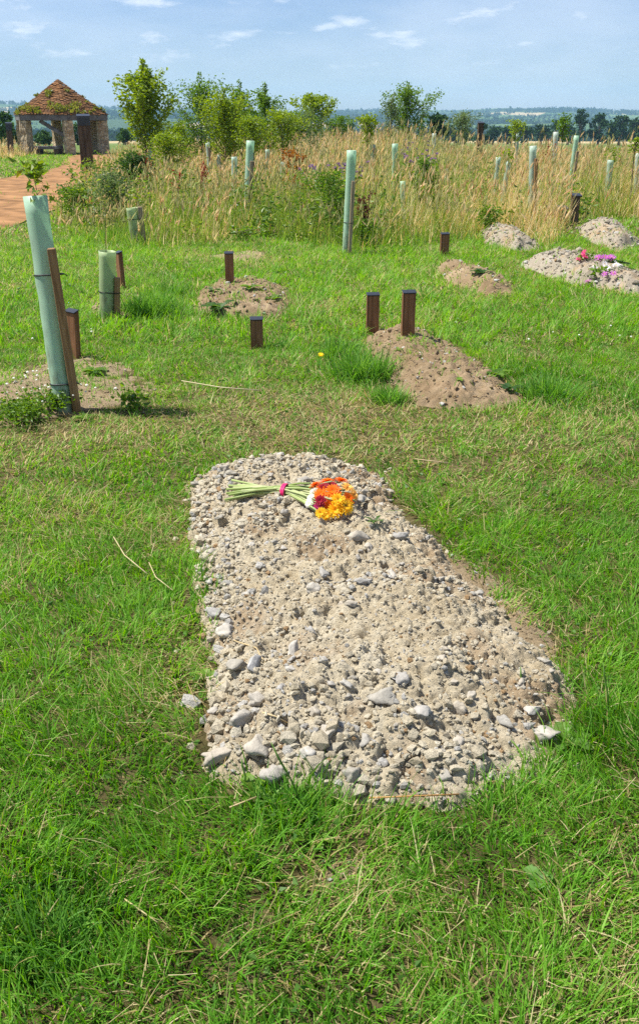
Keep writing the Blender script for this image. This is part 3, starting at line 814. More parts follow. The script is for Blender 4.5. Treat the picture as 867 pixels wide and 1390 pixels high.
    tag(link('clover_leaves', mb.mesh('clover_leaves'), M_LEAF), 'low round clover leaves scattered through the mown grass', 'ground cover', kind='stuff')
build_lawn()

# ------------------------------------------------------------------ tall meadow grass
def build_meadow():
    rng = np.random.default_rng(200)
    mb = MB()
    TAN = [(.46, .31, .10), (.60, .445, .17), (.70, .56, .27), (.76, .66, .41)]
    GRN = [(.10, .19, .02), (.17, .28, .035), (.25, .35, .07)]
    def zone(poly, y0, y1, dens, w0, segs, hs):
        lo, hi = poly.min(0), poly.max(0)
        x0, x1 = max(lo[0], -.39 * y1 - 2), min(hi[0], .39 * y1 + 2)
        n = int(dens * (y1 - y0) * (x1 - x0))
        P = np.stack([rng.uniform(x0, x1, n), rng.uniform(y0, y1, n)], -1)
        P = P[np.abs(P[:, 0]) < .39 * P[:, 1] + 2]
        d = sdf(P[:, 0], P[:, 1], poly) + (fbm(P[:, 0] * 1.1, P[:, 1] * 1.1, 31, 3) - .5) * 1.1
        k = d > 0; P = P[k]; d = d[k]
        P = P[free_mask(P, rng)]; d = sdf(P[:, 0], P[:, 1], poly)
        n = len(P); z = gz(P[:, 0], P[:, 1]); P3 = np.column_stack([P, z])
        patch = .7 * fbm(P[:, 0] * .42 + 4, P[:, 1] * .42, 33, 3) + .3 * fbm(P[:, 0] * 1.5, P[:, 1] * 1.2, 34, 2)
        dens2 = fbm(P[:, 0] * 1.6, P[:, 1] * 1.0, 35, 3)
        right = sstep(-2.5, 1.5, P[:, 0]) * .10
        tanp = np.clip(.50 + 3.2 * (patch - .48) + right * .5, .12, .94)
        edge = sstep(-.1, 1.3, d)
        aa = P[:, 0] / P[:, 1]
        H = hs * np.interp(aa, (-.26, -.20, -.10, -.03, .05, .13, .20, .3), (.50, .62, .66, .84, 1.02, 1.0, .93, .92)) * (.55 + .45 * edge) * (.30 + 1.2 * dens2)
        istan = rng.random(n) < tanp
        # stems with a seed head
        c = np.where(istan[:, None], mixcol(TAN, rng.random(n)), mixcol(GRN, rng.random(n)))
        hh = H * rng.uniform(.6, 1.15, n)
        wind = rng.normal(.35, 1.2, n)
        lean = np.abs(rng.normal(.08, .14, n)); curv = np.abs(rng.normal(.18, .28, n))
        V, Q, C, tip = blades(P3, hh, w0 * rng.uniform(.5, .9, n), wind, lean, curv, segs, c, rng.uniform(0, 3, n), .5)
        mb.add(V, Q, None, C)
        hd = rng.random(n) < .6
        m = int(hd.sum()); th = (lean + curv)[hd]
        D = np.stack([np.sin(th) * np.cos(wind[hd]), np.sin(th) * np.sin(wind[hd]), np.cos(th)], -1) + rng.normal(0, .12, (m, 3))
        for _ in range(2):
            V, T, C = leaves(tip[hd] - D * .02, D, rng.uniform(.09, .2, m) * (.8 + w0 * 14), np.full(m, .16), c[hd] * .5 + np.array([.52, .40, .25]) * .5, rng, .1)
            mb.add(V, None, T, C)
        # leaves from the base and the stems
        for rep in range(3):
            hh2 = H * rng.uniform(.35, .8, n)
            isd = rng.random(n) < tanp * .75
            c2 = np.where(isd[:, None], mixcol(TAN, rng.random(n)), mixcol(GRN, rng.random(n)))
            P4 = P3 + np.column_stack([rng.normal(0, .05, (n, 2)), np.zeros(n)])
            V, Q, C, _ = blades(P4, hh2, w0 * rng.uniform(.9, 1.8, n), rng.uniform(0, 6.28, n), np.abs(rng.normal(.15, .2, n)), np.abs(rng.normal(.7, .5, n)), segs, c2, rng.normal(0, .6, n))
            mb.add(V, Q, None, C)
    zone(MEADOW, 12, 17, 115, .008, 4, 1.02)
    zone(MEADOW, 17, 23, 90, .011, 3, 1.08)
    zone(MEADOW, 23, 32, 42, .017, 3, 1.10)
    zone(MEADOW, 32, 52, 16, .028, 2, 1.05)
    zone(MEADOW_LOW, 19, 30, 55, .014, 3, .52)
    zone(MEADOW_LOW, 30, 46, 22, .024, 2, .45)
    zone(MEADOW2, 26, 50, 30, .022, 2, .95)
    tag(link('meadow_grass', mb.mesh('meadow_grass'), M_MEADOW), 'tall golden and green meadow grass gone to seed behind the graves', 'meadow grass', kind='stuff')
build_meadow()

def build_meadow_weeds():
    rng = np.random.default_rng(210); mb = MB(); n = 900
    lo, hi = MEADOW.min(0), MEADOW.max(0)
    P = np.stack([rng.uniform(-9, 9, n * 3), rng.uniform(12.5, 30, n * 3)], -1)
    P = P[(sdf(P[:, 0], P[:, 1], MEADOW) > .1)]; a = P[:, 0] / P[:, 1]
    k = rng.random(len(P)) < np.interp(a, (-.26, -.1, .02, .1, .3), (.6, .6, .5, .26, .18)) * sstep(.40, .56, fbm(P[:, 0] * .9, P[:, 1] * .9, 36, 3)) * 1.2
    P = P[k]; P = P[free_mask(P, rng)]
    for x, y in P:
        h = rng.uniform(.3, .85); m = int(rng.uniform(22, 55)); t = rng.random(m); c = np.array([x, y, float(gz(x, y))])
        L = c + np.column_stack([rng.normal(0, .09 + .05 * (1 - t)), rng.normal(0, .09 + .05 * (1 - t)), h * t])
        D = rng.normal(size=(m, 3)); D[:, 2] *= .5
        pal = [[(.05, .11, .015), (.10, .19, .025), (.15, .26, .04)], [(.09, .15, .02), (.17, .25, .03), (.24, .32, .05)]][int(rng.random() < .5)]
        V, T, C = leaves(L, D, rng.uniform(.05, .11, m), np.full(m, .5), mixcol(pal, rng.random(m)), rng); mb.add(V, None, T, C)
    tag(link('meadow_weeds', mb.mesh('meadow_weeds'), M_LEAF), 'green leafy weeds mixed through the tall meadow grass', 'weeds', kind='stuff')
build_meadow_weeds()

# ------------------------------------------------------------------ grave boards
def board(px, pyb, pyt, wpx, label, yaw=.0, lean=(0, 0), on=None, mat=None):
    p = on_mound(on, px, pyb) if on is not None else gp(px, pyb)
    if on is None: p[2] = float(gz(p[0], p[1]))
    dep = p[1] * CP + (EYE - p[2]) * SP
    h = (pyb - pyt) * dep / F * 1.03; w = wpx * .84 * dep / F
    e = empty('grave_marker', p, label, 'grave marker', 'wooden boards marking the graves', (lean[0], lean[1], yaw))
    t = .045; sl = .30
    V = []
    for z0 in (-.12,):
        V += [(-w / 2, -t / 2, z0), (w / 2, -t / 2, z0), (w / 2, t / 2, z0), (-w / 2, t / 2, z0)]
    zf, zb = h - .012, h - .012 + t * math.tan(sl)
    V += [(-w / 2, -t / 2, zf), (w / 2, -t / 2, zf), (w / 2, t / 2, zb), (-w / 2, t / 2, zb)]
    Qs = [(0, 3, 2, 1), (4, 5, 6, 7), (0, 1, 5, 4), (1, 2, 6, 5), (2, 3, 7, 6), (3, 0, 4, 7)]
    link('board', bevel(np_mesh('board', V, Qs), .004, 2), M_BOARD, e)
    mb = MB(); R = np.array(Matrix.Rotation(sl, 3, 'X'))
    mb.box((0, -.004, (zf + zb) / 2 + .0075), (w + .005, t / math.cos(sl) + .006, .007), R)
    link('cap', bevel(mb.mesh('cap'), .002, 1), M_SLATE, e)
    return e
board(349, 472, 432, 20, 'short brown board standing alone in the grass left of the earth mounds', .06)
board(505, 452, 401, 20, 'left one of the two brown boards standing side by side', .10, on=m2)
board(553, 452, 398, 21, 'right one of the two brown boards standing side by side', .16, on=m2)
board(602, 353, 319, 14, 'brown board at the head of the narrow mound near the meadow', .22, on=m4)
board(312, 382, 345, 14, 'small dark board at the head of the low stony weedy mound', .05, on=m3)
board(101, 484, 422, 21, 'reddish board just behind the tall leaning tree tube', -.55, (0, .06))
board(166, 392, 345, 15, 'dark board half hidden behind the short wide tree tube', -1.0, (0, -.05))
# far ones that poke out of the meadow grass
def far_marker(px, pyt, Y, w, label, h, lean=.0):
    t = at(px, pyt, Y); x, y = t[0], t[1]; z0 = float(gz(x, y)); H = t[2] - z0
    e = empty('grave_marker', (x, y, z0), label, 'grave marker', 'dark marker posts in the long grass', (0, lean, .15))
    mb = MB(); mb.box((0, 0, H / 2 - .1), (w, w * .8, H + .2)); link('board', bevel(mb.mesh('board'), .01, 2), M_DARKPOST, e)
    mb = MB(); mb.box((0, -.01, H + .014), (w + .03, w * .8 + .03, .022), np.array(Matrix.Rotation(.25, 3, 'X')), ); link('cap', mb.mesh('cap'), M_SLATE, e)
far_marker(781, 266, 15.4, .12, 'small dark post with a slate cap deep in the grass above the right mounds', .6)
far_marker(762, 283, 15.2, .14, 'low brown board in the grass next to the small dark post', .4)
far_marker(652, 167, 30, .16, 'dark upright post far off in the meadow under the distant hedge', 1.4)

# ------------------------------------------------------------------ tall dark posts by the path
def path_post(px_t, py_t, px_b, py_b, wpx, label, cap_h):
    b = gp(px_b, py_b); b[2] = float(gz(b[0], b[1])); dep = b[1] * CP + (EYE - b[2]) * SP
    w = wpx * dep / F; top = at(px_t, py_t, b[1]); H = top[2] - b[2]
    e = empty('marker_post', b, label, 'post', 'dark timber posts by the gravel path', (0, math.atan2(top[0] - b[0], H), .25))
    mb = MB(); mb.box((0, 0, H / 2 - .15), (w, w * .7, H + .3), None, (.5, .5, .5), .94); link('shaft', bevel(mb.mesh('shaft'), .02, 2), M_DARKPOST, e)
    mb = MB()
    mb.box((0, -w * .36 - .004, H - cap_h * .55), (w * .98, .03, cap_h)); link('plaque', bevel(mb.mesh('plaque'), .006, 1), M_SLATE, e)
    mb = MB(); mb.box((0, 0, H + .02), (w * 1.02, w * .74, .05), np.array(Matrix.Rotation(.2, 3, 'X'))); link('cap', mb.mesh('cap'), M_SLATE, e)
path_post(113, 158, 120, 233, 17, 'tall leaning dark timber post in front of the tiled shelter', .26)
path_post(12, 168, 16, 211, 8, 'dark timber post at the left edge beside the tiled shelter', .28)

# ------------------------------------------------------------------ trees and saplings
def sapling(name, base, H, cb, R, nl, ls, cols, label, cat='sapling', group='young trees in the meadow', seed=0, shape='ovate', trunk_r=.018, nbr=34, up=.9, parent=None, part=None, leafw=.6, tr=True):
    rng = np.random.default_rng(seed + 500); big = nl > 150; nl = int(nl * 2.6) if big else nl; ls = ls * .78 if big else ls
    e = parent
    if parent is None: e = empty(name, base, label, cat, group)
    mb = MB(); k = 9
    zt = np.linspace(-.1, H * .97, k)
    wob = np.column_stack([np.cumsum(rng.normal(0, .012, k)) * H, np.cumsum(rng.normal(0, .012, k)) * H, zt]); wob -= [wob[1][0], wob[1][1], 0]
    mb.tube(wob, np.linspace(trunk_r, trunk_r * .2, k), 6, (.13, .1, .07))
    LP = []; LD = []
    for i in range(nbr):
        f = (i + rng.random()) / nbr; z = cb + (H - cb) * f ** .9 * (.80 if shape == 'spire' else 1)
        if shape == 'ovate': rr = R * (math.sin(math.pi * min(1, .16 + f * .80)) ** .8) * rng.uniform(.5, 1.15)
        elif shape == 'column': rr = R * (.45 + .55 * math.sin(math.pi * (.15 + f * .8))) * rng.uniform(.5, 1.15) * (1 - .3 * f)
        elif shape == 'spire': rr = R * (.98 * (1 - f) ** .9 * (.62 + .38 * min(1, f * 4)) + .10) * rng.uniform(.45, 1.25)
        elif shape == 'cone': rr = R * (1.02 - f * .9) * rng.uniform(.6, 1.15)
        else: rr = R * rng.uniform(.35, 1.2) * (1 - .55 * f)
        a = i * 2.4 + rng.normal(0, .5)
        rr *= .45 + 1.1 * float(vnoise(a * 1.1 + 30, f * 4.0, seed + 3)); rr = min(rr, R * (1.02 - .25 * f))
        o = np.array([np.interp(z, wob[:, 2], wob[:, 0]), np.interp(z, wob[:, 2], wob[:, 1]), z])
        o[2] = min(z, H * .95)
        L = rr * 1.1
        uu = up * rng.uniform(.5, 1.4)
        uu = min(uu, max(.1, (cb + (H - cb) * (.80 + .20 * f * rng.uniform(.5, 1)) - o[2]) / max(L, .01)))
        pts = [o + np.array([math.cos(a) * L * t, math.sin(a) * L * t, L * uu * t ** 1.25]) + rng.normal(0, .02 * L, 3) * (t > 0) for t in (0, .35, .7, 1)]
        mb.tube(pts, [trunk_r * .38 * (1 - f * .5), trunk_r * .28, trunk_r * .18, trunk_r * .08], 4, (.14, .11, .07), False)
        m = max(3, int(nl / nbr * (.4 + rr / R)))
        t = rng.uniform(.18, 1.08, m); pts = np.array(pts)
        q = np.stack([np.interp(t, (0, .35, .7, 1), pts[:, j]) for j in range(3)], -1) + rng.normal(0, .065 * R + .025, (m, 3)) * np.array([1, 1, .8])
        d = np.column_stack([np.cos(a) + rng.normal(0, .9, m), np.sin(a) + rng.normal(0, .9, m), rng.normal(-.15, .6, m)])
        LP.append(q); LD.append(d)
    m = max(6, nl // 20)   # leader
    z = cb + (H - cb) * (1 - .38 * rng.random(m) ** .8); nar = (.35 + 1.3 * (H - z) / (H - cb + 1e-6))
    LP.append(np.column_stack([np.interp(z, wob[:, 2], wob[:, 0]) + nar * rng.normal(0, .09 * R + .012, m), np.interp(z, wob[:, 2], wob[:, 1]) + nar * rng.normal(0, .09 * R + .012, m), z])); LD.append(rng.normal(size=(m, 3)))
    LP = np.concatenate(LP); LD = np.concatenate(LD); n = len(LP)
    LP[:, 2] = np.maximum(LP[:, 2], .05)
    c = mixcol(cols, .5 * fbm(LP[:, 0] * 4 / R * .6 + 9, LP[:, 2] * 4 / R * .6, seed, 2) + .5 * rng.random(n))
    V, T, C = leaves(LP, LD, ls * rng.uniform(.6, 1.35, n), np.full(n, leafw), c, rng)
    if tr: link('trunk', mb.mesh('trunk', True), M_BARK, e)
    lb = MB(); lb.add(V, None, T, C); link('crown', lb.mesh('crown'), M_LEAF, e)
    return e
G_MID = [(.060, .135, .012), (.115, .215, .02), (.18, .30, .035)]
G_YEL = [(.11, .19, .012), (.20, .29, .02), (.29, .38, .035)]
G_DARK = [(.028, .075, .014), (.055, .12, .02), (.09, .17, .03)]
G_PALE = [(.07, .12, .04), (.12, .18, .06), (.18, .25, .09)]
ORANGE = [(.12, .12, .02), (.28, .11, .02), (.36, .17, .03), (.10, .14, .02)]
SAPS = [  # px, y_top, y_crown_base, distance, crown width px, shape, colours, leaves, leaf size, label
    (192, 80, 206, 26, 70, 'spire', G_YEL, 2100, .115, 'tall bright green maple sapling standing right of the shelter'),
    (268, 97, 222, 27, 84, 'spire', G_MID, 1900, .08, 'bushy sapling with a long thin leader right of the maple sapling'),
    (296, 118, 222, 22, 66, 'spire', G_YEL, 1500, .075, 'yellow-green sapling growing from two pale tubes'),
    (327, 108, 205, 30, 56, 'spire', G_MID, 1000, .095, 'airy mid-green sapling behind the yellow-green one'),
    (358, 110, 215, 28, 54, 'spire', G_MID, 1300, .085, 'slim dark green pointed sapling right of the airy one'),
    (427, 128, 188, 32, 56, 'ovate', G_YEL, 800, .11, 'wide small-crowned sapling alone in the middle of the skyline'),
    (384, 150, 215, 24, 62, 'loose', G_YEL, 1000, .07, 'low spreading yellowish sapling beside the slim dark one'),
    (505, 156, 196, 20, 28, 'ovate', G_YEL, 420, .06, 'small round yellow-green sapling on top of a pale tube'),
    (533, 124, 192, 32, 34, 'spire', G_PALE, 330, .09, 'thin sparse grey-green sapling left of the birch'),
    (560, 111, 195, 33, 68, 'spire', G_MID, 1300, .095, 'birch sapling with a pointed top, the tallest right of the middle'),
    (627, 149, 195, 35, 46, 'spire', G_PALE, 520, .09, 'light green feathery sapling right of the birch'),
    (762, 152, 194, 30, 22, 'spire', G_MID, 170, .10, 'thin single-stemmed sapling above the two leaning tubes'),
    (701, 163, 194, 27, 28, 'loose', G_YEL, 170, .08, 'spindly sapling with few leaves under the blue hills'),
    (865, 186, 210, 17, 14, 'loose', G_YEL, 120, .06, 'tuft of leaves topping a tube at the right edge'),
    (345, 158, 212, 20, 44, 'loose', G_YEL, 700, .06, 'low yellow-green bushy sapling close behind the tall stake-backed tube'),
    (245, 160, 222, 29, 50, 'spire', G_YEL, 900, .08, 'pale green bush between the maple and the sapling with the long leader'),
    (312, 138, 215, 25, 50, 'spire', G_MID, 900, .08, 'mid-green sapling squeezed between the yellow-green and the airy ones'),
    (404, 150, 200, 29, 44, 'spire', G_MID, 600, .08, 'small pointed sapling left of the one alone on the skyline'),
    (464, 158, 196, 34, 40, 'loose', G_MID, 420, .09, 'low green bush right of the sapling alone on the skyline'),
    (226, 182, 235, 22, 60, 'loose', G_YEL, 800, .07, 'low bright green bush in front of the pale green one'),
]
for i, (px, yt, yb, Y, wpx, shp, cols, nl, ls, lab) in enumerate(SAPS):
    t = at(px, yt, Y); c = at(px, yb, Y); z0 = float(gz(t[0], t[1]))
    sapling('sapling', (t[0], t[1], z0), t[2] - z0, max(c[2] - z0, .25), wpx * Y / F * .5, nl, ls, cols, lab, seed=i * 3 + 1, shape=shp, trunk_r=.012 + .006 * (t[2] - z0), nbr=26 + nl // 60, up={'spire': 1.5, 'loose': 1.1}.get(shp, 1.0))
def shrub(px, yt, yb, wpx, Y, cols, nl, ls, label, seed, name='shrub', cat='shrub', group='low shrubs and weeds at the meadow edge', shape='loose'):
    t = at(px, yt, Y); z0 = float(gz(t[0], t[1])); H = t[2] - z0
    return sapling(name, (t[0], t[1], z0), H, .06, wpx * Y / F * .5, nl, ls, cols, label, cat, group, seed, shape, .01, 26, .8)
shrub(176, 208, 262, 56, 19, G_DARK, 900, .07, 'dark green rounded shrub left of the tall grass beside the path', 61)
shrub(404, 203, 250, 44, 17.5, ORANGE, 420, .06, 'shrub with orange and russet leaves in the meadow', 62)
shrub(446, 234, 335, 90, 13.7, G_MID, 700, .05, 'dark green nettle clump beside the middle tube', 63, 'nettle_clump', 'weed clump')
shrub(492, 300, 340, 40, 12.7, G_MID, 300, .05, 'low dark weeds at the foot of the middle tube', 64, 'nettle_clump', 'weed clump')
shrub(100, 256, 312, 60, 15.5, G_MID, 800, .05, 'leafy green weed clump behind the tall leaning tube', 65, 'nettle_clump', 'weed clump')
shrub(150, 236, 305, 60, 15.2, G_PALE, 700, .05, 'pale leafy weed clump between path and long grass', 66, 'nettle_clump', 'weed clump')
shrub(664, 282, 310, 40, 13.9, G_MID, 260, .05, 'dark green weed clump left of the grey stony mound', 67, 'nettle_clump', 'weed clump')
shrub(585, 215, 320, 46, 15.5, G_MID, 500, .06, 'green thistle foliage in the middle of the tan grass', 68, 'nettle_clump', 'weed clump')
shrub(330, 312, 335, 60, 13.2, G_MID, 150, .06, 'broad-leaved weeds at the foot of the tall stake-backed tube', 69, 'nettle_clump', 'weed clump')
shrub(420, 150, 205, 50, 26, G_PALE, 500, .07, 'pale green bush behind the russet shrub', 70)

def dock(px, yt, Y, label, seed, col=(.26, .055, .03)):
    rng = np.random.default_rng(seed); t = at(px, yt, Y); z0 = float(gz(t[0], t[1])); H = t[2] - z0
    e = empty('dock_plant', (t[0], t[1], z0), label, 'weed', 'rusty red dock stalks')
    sm = MB(); lm = MB()
    for i in range(4):
        a = rng.uniform(0, 6.28); l = rng.uniform(.05, .18)
        pts = np.array([[math.cos(a) * l * s * H, math.sin(a) * l * s * H, H * s * (1 - .1 * (i > 0))] for s in (0, .5, 1)])
        sm.tube(pts, [.008, .006, .003], 5, col)
        n = 70; s = rng.uniform(.4, 1, n); q = np.stack([np.interp(s, (0, .5, 1), pts[:, j]) for j in range(3)], -1) + rng.normal(0, .022, (n, 3))
        V, T, C = leaves(q, rng.normal(size=(n, 3)) + [0, 0, .6], rng.uniform(.025, .05, n), np.full(n, .7), mixcol([np.array(col) * .7, np.array(col) * 1.3], rng.random(n)), rng)
        lm.add(V, None, T, C)
    link('stalk', sm.mesh('stalk', True), M_STEM, e); link('seed_head', lm.mesh('seed_head'), M_LEAF, e)
dock(202, 208, 19, 'rusty red dock stalk just right of the dark green rounded shrub', 1)
dock(234, 228, 17, 'rusty red dock stalk among the tan grass left of the tubes', 2)
dock(740, 190, 22, 'reddish brown dock stalks beside the upright pale tube on the right', 3, (.22, .07, .03))
dock(495, 262, 13.0, 'thin dark brown dock stalk right of the middle tube', 4, (.13, .055, .03))
dock(272, 218, 18, 'short red dock stalk below the yellow-green sapling', 5)

def thistle(px, yt, Y, label, seed, spread=.5):
    rng = np.random.default_rng(seed); t = at(px, yt, Y); z0 = float(gz(t[0], t[1])); H = t[2] - z0
    e = empty('thistle', (t[0], t[1], z0), label, 'thistle', 'purple thistles in the meadow')
    sm = MB(); lm = MB(); hm = MB()
    for i in range(9):
        a = rng.uniform(0, 6.28); l = rng.uniform(.1, .9) * spread; hh = H * rng.uniform(.86, 1)
        pts = np.array([[0, 0, 0], [math.cos(a) * l * .3, math.sin(a) * l * .3, hh * .55], [math.cos(a) * l, math.sin(a) * l, hh]])
        sm.tube(pts, [.009, .006, .003], 5, (.10, .15, .05))
        n = 34; s = rng.uniform(.1, .9, n); q = np.stack([np.interp(s, (0, .55, 1), pts[:, j]) for j in range(3)], -1)
        V, T, C = leaves(q, rng.normal(size=(n, 3)) * [1, 1, .5], rng.uniform(.06, .14, n), np.full(n, .35), mixcol(G_MID, rng.random(n)), rng); lm.add(V, None, T, C)
        for _ in range(3):
            q = pts[2] + rng.normal(0, .045, 3)
            d = rng.normal(size=(16, 3)); d[:, 2] = np.abs(d[:, 2]) + .2
            V, T, C = leaves(np.repeat(q[None], 16, 0), d, rng.uniform(.025, .042, 16), np.full(16, .5), mixcol([(.22, .12, .24), (.36, .22, .40), (.30, .2, .2)], rng.random(16)), rng); hm.add(V, None, T, C)
    link('stem', sm.mesh('stem', True), M_STEM, e); link('leaf', lm.mesh('leaf'), M_LEAF, e); link('flower_head', hm.mesh('flower_head'), M_PETAL, e)
thistle(452, 219, 14.2, 'purple thistle heads above the dark nettle clump by the middle tube', 1, .55)
thistle(575, 211, 16, 'purple thistle heads in the middle of the meadow under the birch', 2, .6)
thistle(549, 195, 20, 'brownish purple thistle just right of the pale tube in the middle', 3, .5)

# ------------------------------------------------------------------ tree tubes
def tree_tube(x_t, y_t, x_b, y_b, wpx, label, Y=None, mat=None, stake=None, smat=None, ties=(), lean_y=0.0, sides=20, front=True):
    """stake = (side offset px at top, y px of top, px width)"""
    mat = mat or M_TUBE
    if Y is None:
        b = gp(x_b, y_b); b[2] = float(gz(b[0], b[1])); Y = b[1]
    else:
        t0 = at(x_b, y_b, Y); b = np.array([t0[0], Y, float(gz(t0[0], Y))])
    t = at(x_t, y_t, Y + lean_y)
    dep = Y * CP + (EYE - b[2]) * SP
    r = wpx * .5 * (t[1] * CP + (EYE - t[2]) * SP) / F
    e = empty('tree_tube', b, label, 'tree tube', 'plastic tree tubes in the burial meadow')
    ax = t - b; L = np.linalg.norm(ax)
    mb = MB(); rings = 14; a = np.arange(sides) * 2 * np.pi / sides
    rng = np.random.default_rng(int(x_t * 7 + y_t))
    u = np.array([1, 0, -ax[0] / ax[2]]); u /= np.linalg.norm(u); v = np.cross(ax / L, u)
    V = []
    sq = 1 + .04 * np.cos(2 * a + rng.uniform(0, 6))
    for wall, rr in ((0, r), (1, r * .955)):
        for i in range(rings):
            s = i / (rings - 1)
            c = ax * s + u * rng.normal(0, .002) * (0 < i < rings - 1) * (wall == 0)
            rad_ = rr * (1 + (.03 if s > .97 else 0)) * (1 - .10 * (1 - s))
            V.append(c + rad_ * sq[:, None] * (np.cos(a)[:, None] * u + np.sin(a)[:, None] * v))
    V = np.concatenate(V); Q = []
    def idx(w, i, k): return w * rings * sides + i * sides + k % sides
    for i in range(rings - 1):
        for k in range(sides):
            Q.append((idx(0, i, k), idx(0, i, k + 1), idx(0, i + 1, k + 1), idx(0, i + 1, k)))
            Q.append((idx(1, i, k + 1), idx(1, i, k), idx(1, i + 1, k), idx(1, i + 1, k + 1)))
    for k in range(sides): Q.append((idx(0, rings - 1, k), idx(0, rings - 1, k + 1), idx(1, rings - 1, k + 1), idx(1, rings - 1, k)))
    mb.add(V, Q); link('tube', mb.mesh('tube', True), mat, e)
    if stake:
        off, ys, sw = stake
        st = at(x_t + off + (x_b - x_t) * (ys - y_t) / max(1, (y_b - y_t)), ys, Y)
        hz_ = min(max((st[2] - b[2]) / ax[2], .1), 1.1)
        sw_ = sw * dep / F * .5
        side = (np.sign(off) * u * .5 - np.array([0, .87, 0])) * (r + sw_ * 1.05) if front else np.sign(off) * u * (r + sw_ * 1.05) * .92 - np.array([0, 1, 0]) * r * .35
        ang = math.atan2(ax[0], ax[2])
        sb = MB(); R = np.array(Matrix.Rotation(ang, 3, 'Y'))
        Ls = hz_ * L + .12
        o = link('stake', None, None, e) if False else None
        sb.box((0, 0, Ls / 2 - .12), (sw_ * 2, sw_ * 2, Ls)); me = bevel(sb.mesh('stake'), sw_ * .15, 1)
        link('stake', me, smat or M_STAKE, e, side, (0, ang, .12))
        for yt in ties:
            f = (y_b - yt) / (y_b - y_t)
            rb = r * (1 - .10 * (1 - f)) * 1.012
            tb = MB(); aa = np.linspace(0, 2 * np.pi, 26)
            c = ax * f; ring = []
            for q in aa:
                pnt = rb * (math.cos(q) * u + math.sin(q) * v)
                d = np.dot(pnt, side) / (np.linalg.norm(side) * rb)
                k = max(0, d - .45) / .55
                ring.append(c + pnt * (1 - .0 * k) + side / np.linalg.norm(side) * sw_ * 2.15 * k)
            tb.tube(ring, .0042, 5, (0, 0, 0), False)
            # loose tail
            sd = side / np.linalg.norm(side); q0 = c + sd * (r + sw_ * 2.1); tb.tube([q0, q0 + sd * .012 + np.array([0, -.012, .004]), q0 + sd * .03 + np.array([0, -.02, -.006])], .003, 4)
            link('tie', tb.mesh('tie', True), M_TIE, e)
    return e, b, t, r
tube_a = tree_tube(48, 266, 88, 557, 32, 'tall mint-green tube leaning left in the left foreground with leaves poking out', None, M_TUBE, (28, 338, 10), M_STAKE, (368, 517), lean_y=.10, sides=32, front=False)
tube_b = tree_tube(146, 341, 146, 432, 24, 'short wide pale green tube with a thin bare-stemmed sapling growing out', None, M_TUBE_LIME, (13, 375, 7), M_STAKE, (395,), sides=28, front=False)
tree_tube(180, 282, 186, 330, 17, 'short olive green tube at the meadow edge near the path', None, M_TUBE_LIME, (10, 281, 6), M_STAKE_GREY, (297,), front=False)
tree_tube(340, 191, 335, 318, 10.5, 'tall pale green tube with a brown stake in front of the sapling group', 15.6, M_TUBE, (3, 218, 4.5), M_STAKE_GREY, (250,))
tree_tube(477, 204, 470, 344, 12.5, 'tall pale green tube standing at the meadow edge in the middle of the view', None, M_TUBE, (4, 245, 4.5), M_STAKE_GREY, (300,))
tree_tube(536, 195, 535, 260, 8, 'pale green tube with a stake right of the small round sapling', 18, M_TUBE, (3, 215, 4), M_STAKE_GREY)
tree_tube(546, 246, 547, 300, 6.5, 'narrow short tube sunk in the tan grass below the one with a stake', 15, M_TUBE, None)
tree_tube(723, 198, 720, 300, 9.5, 'tall pale tube with a brown stake standing above the right mounds', 15.0, M_TUBE_BLUE, (4, 215, 4), M_STAKE)
tree_tube(754, 179, 750, 240, 6.5, 'whitish tube leaning right, farther back than its neighbours', 23, M_TUBE_PALE, None)
tree_tube(782, 184, 771, 262, 7, 'pale tube leaning right with a dark stake, rightmost of the tall ones', 19, M_TUBE, (3, 205, 3.5), M_STAKE_GREY)
tree_tube(676, 213, 671, 255, 6.5, 'short bluish tube leaning right, left one of a pair in the long grass', 17.5, M_TUBE_BLUE, None)
tree_tube(690, 219, 681, 262, 6.5, 'short bluish tube leaning right with a leafy tip, right one of a pair', 17, M_TUBE_BLUE, None)
tree_tube(828, 217, 824, 262, 9, 'short bluish tube in the grass near the right edge with leaves on top', 18, M_TUBE_BLUE, None)
tree_tube(866, 208, 863, 262, 8, 'pale tube cut by the right edge of the view', 18.5, M_TUBE_PALE, None)
tree_tube(318, 213, 318, 270, 8, 'bluish tube under the yellow-green sapling, rightmost of three', 18.5, M_TUBE_BLUE, None)
tree_tube(282, 193, 286, 250, 5.5, 'thin pale tube under the yellow-green sapling, leftmost of three', 22, M_TUBE_PALE, (3, 200, 3), M_STAKE_GREY)
tree_tube(297, 210, 298, 250, 6.5, 'grey-green tube under the yellow-green sapling, middle of three', 22, M_TUBE_BLUE, None)
tree_tube(205, 199, 205, 235, 7, 'bluish green tube at the foot of the maple sapling', 26, M_TUBE_BLUE, None)
tree_tube(506, 196, 506, 240, 7, 'grey tube carrying the small round yellow-green sapling', 20, M_TUBE_BLUE, (3, 200, 3), M_STAKE_GREY)
tree_tube(589, 181, 588, 215, 5, 'tiny leaning tube right of the birch sapling', 28, M_TUBE_PALE, None)
tree_tube(702, 181, 701, 205, 4.5, 'tiny pale tube under the spindly sapling', 28, M_TUBE_BLUE, None)
tree_tube(363, 203, 363, 240, 5.5, 'thin bluish tube behind the tall stake-backed one', 24, M_TUBE_BLUE, None)
tree_tube(383, 220, 383, 250, 6, 'short grey tube left of the russet shrub', 19, M_TUBE_BLUE, None)
tree_tube(606, 229, 604, 262, 6, 'half hidden bluish tube in the grass below the birch', 19, M_TUBE_BLUE, None)

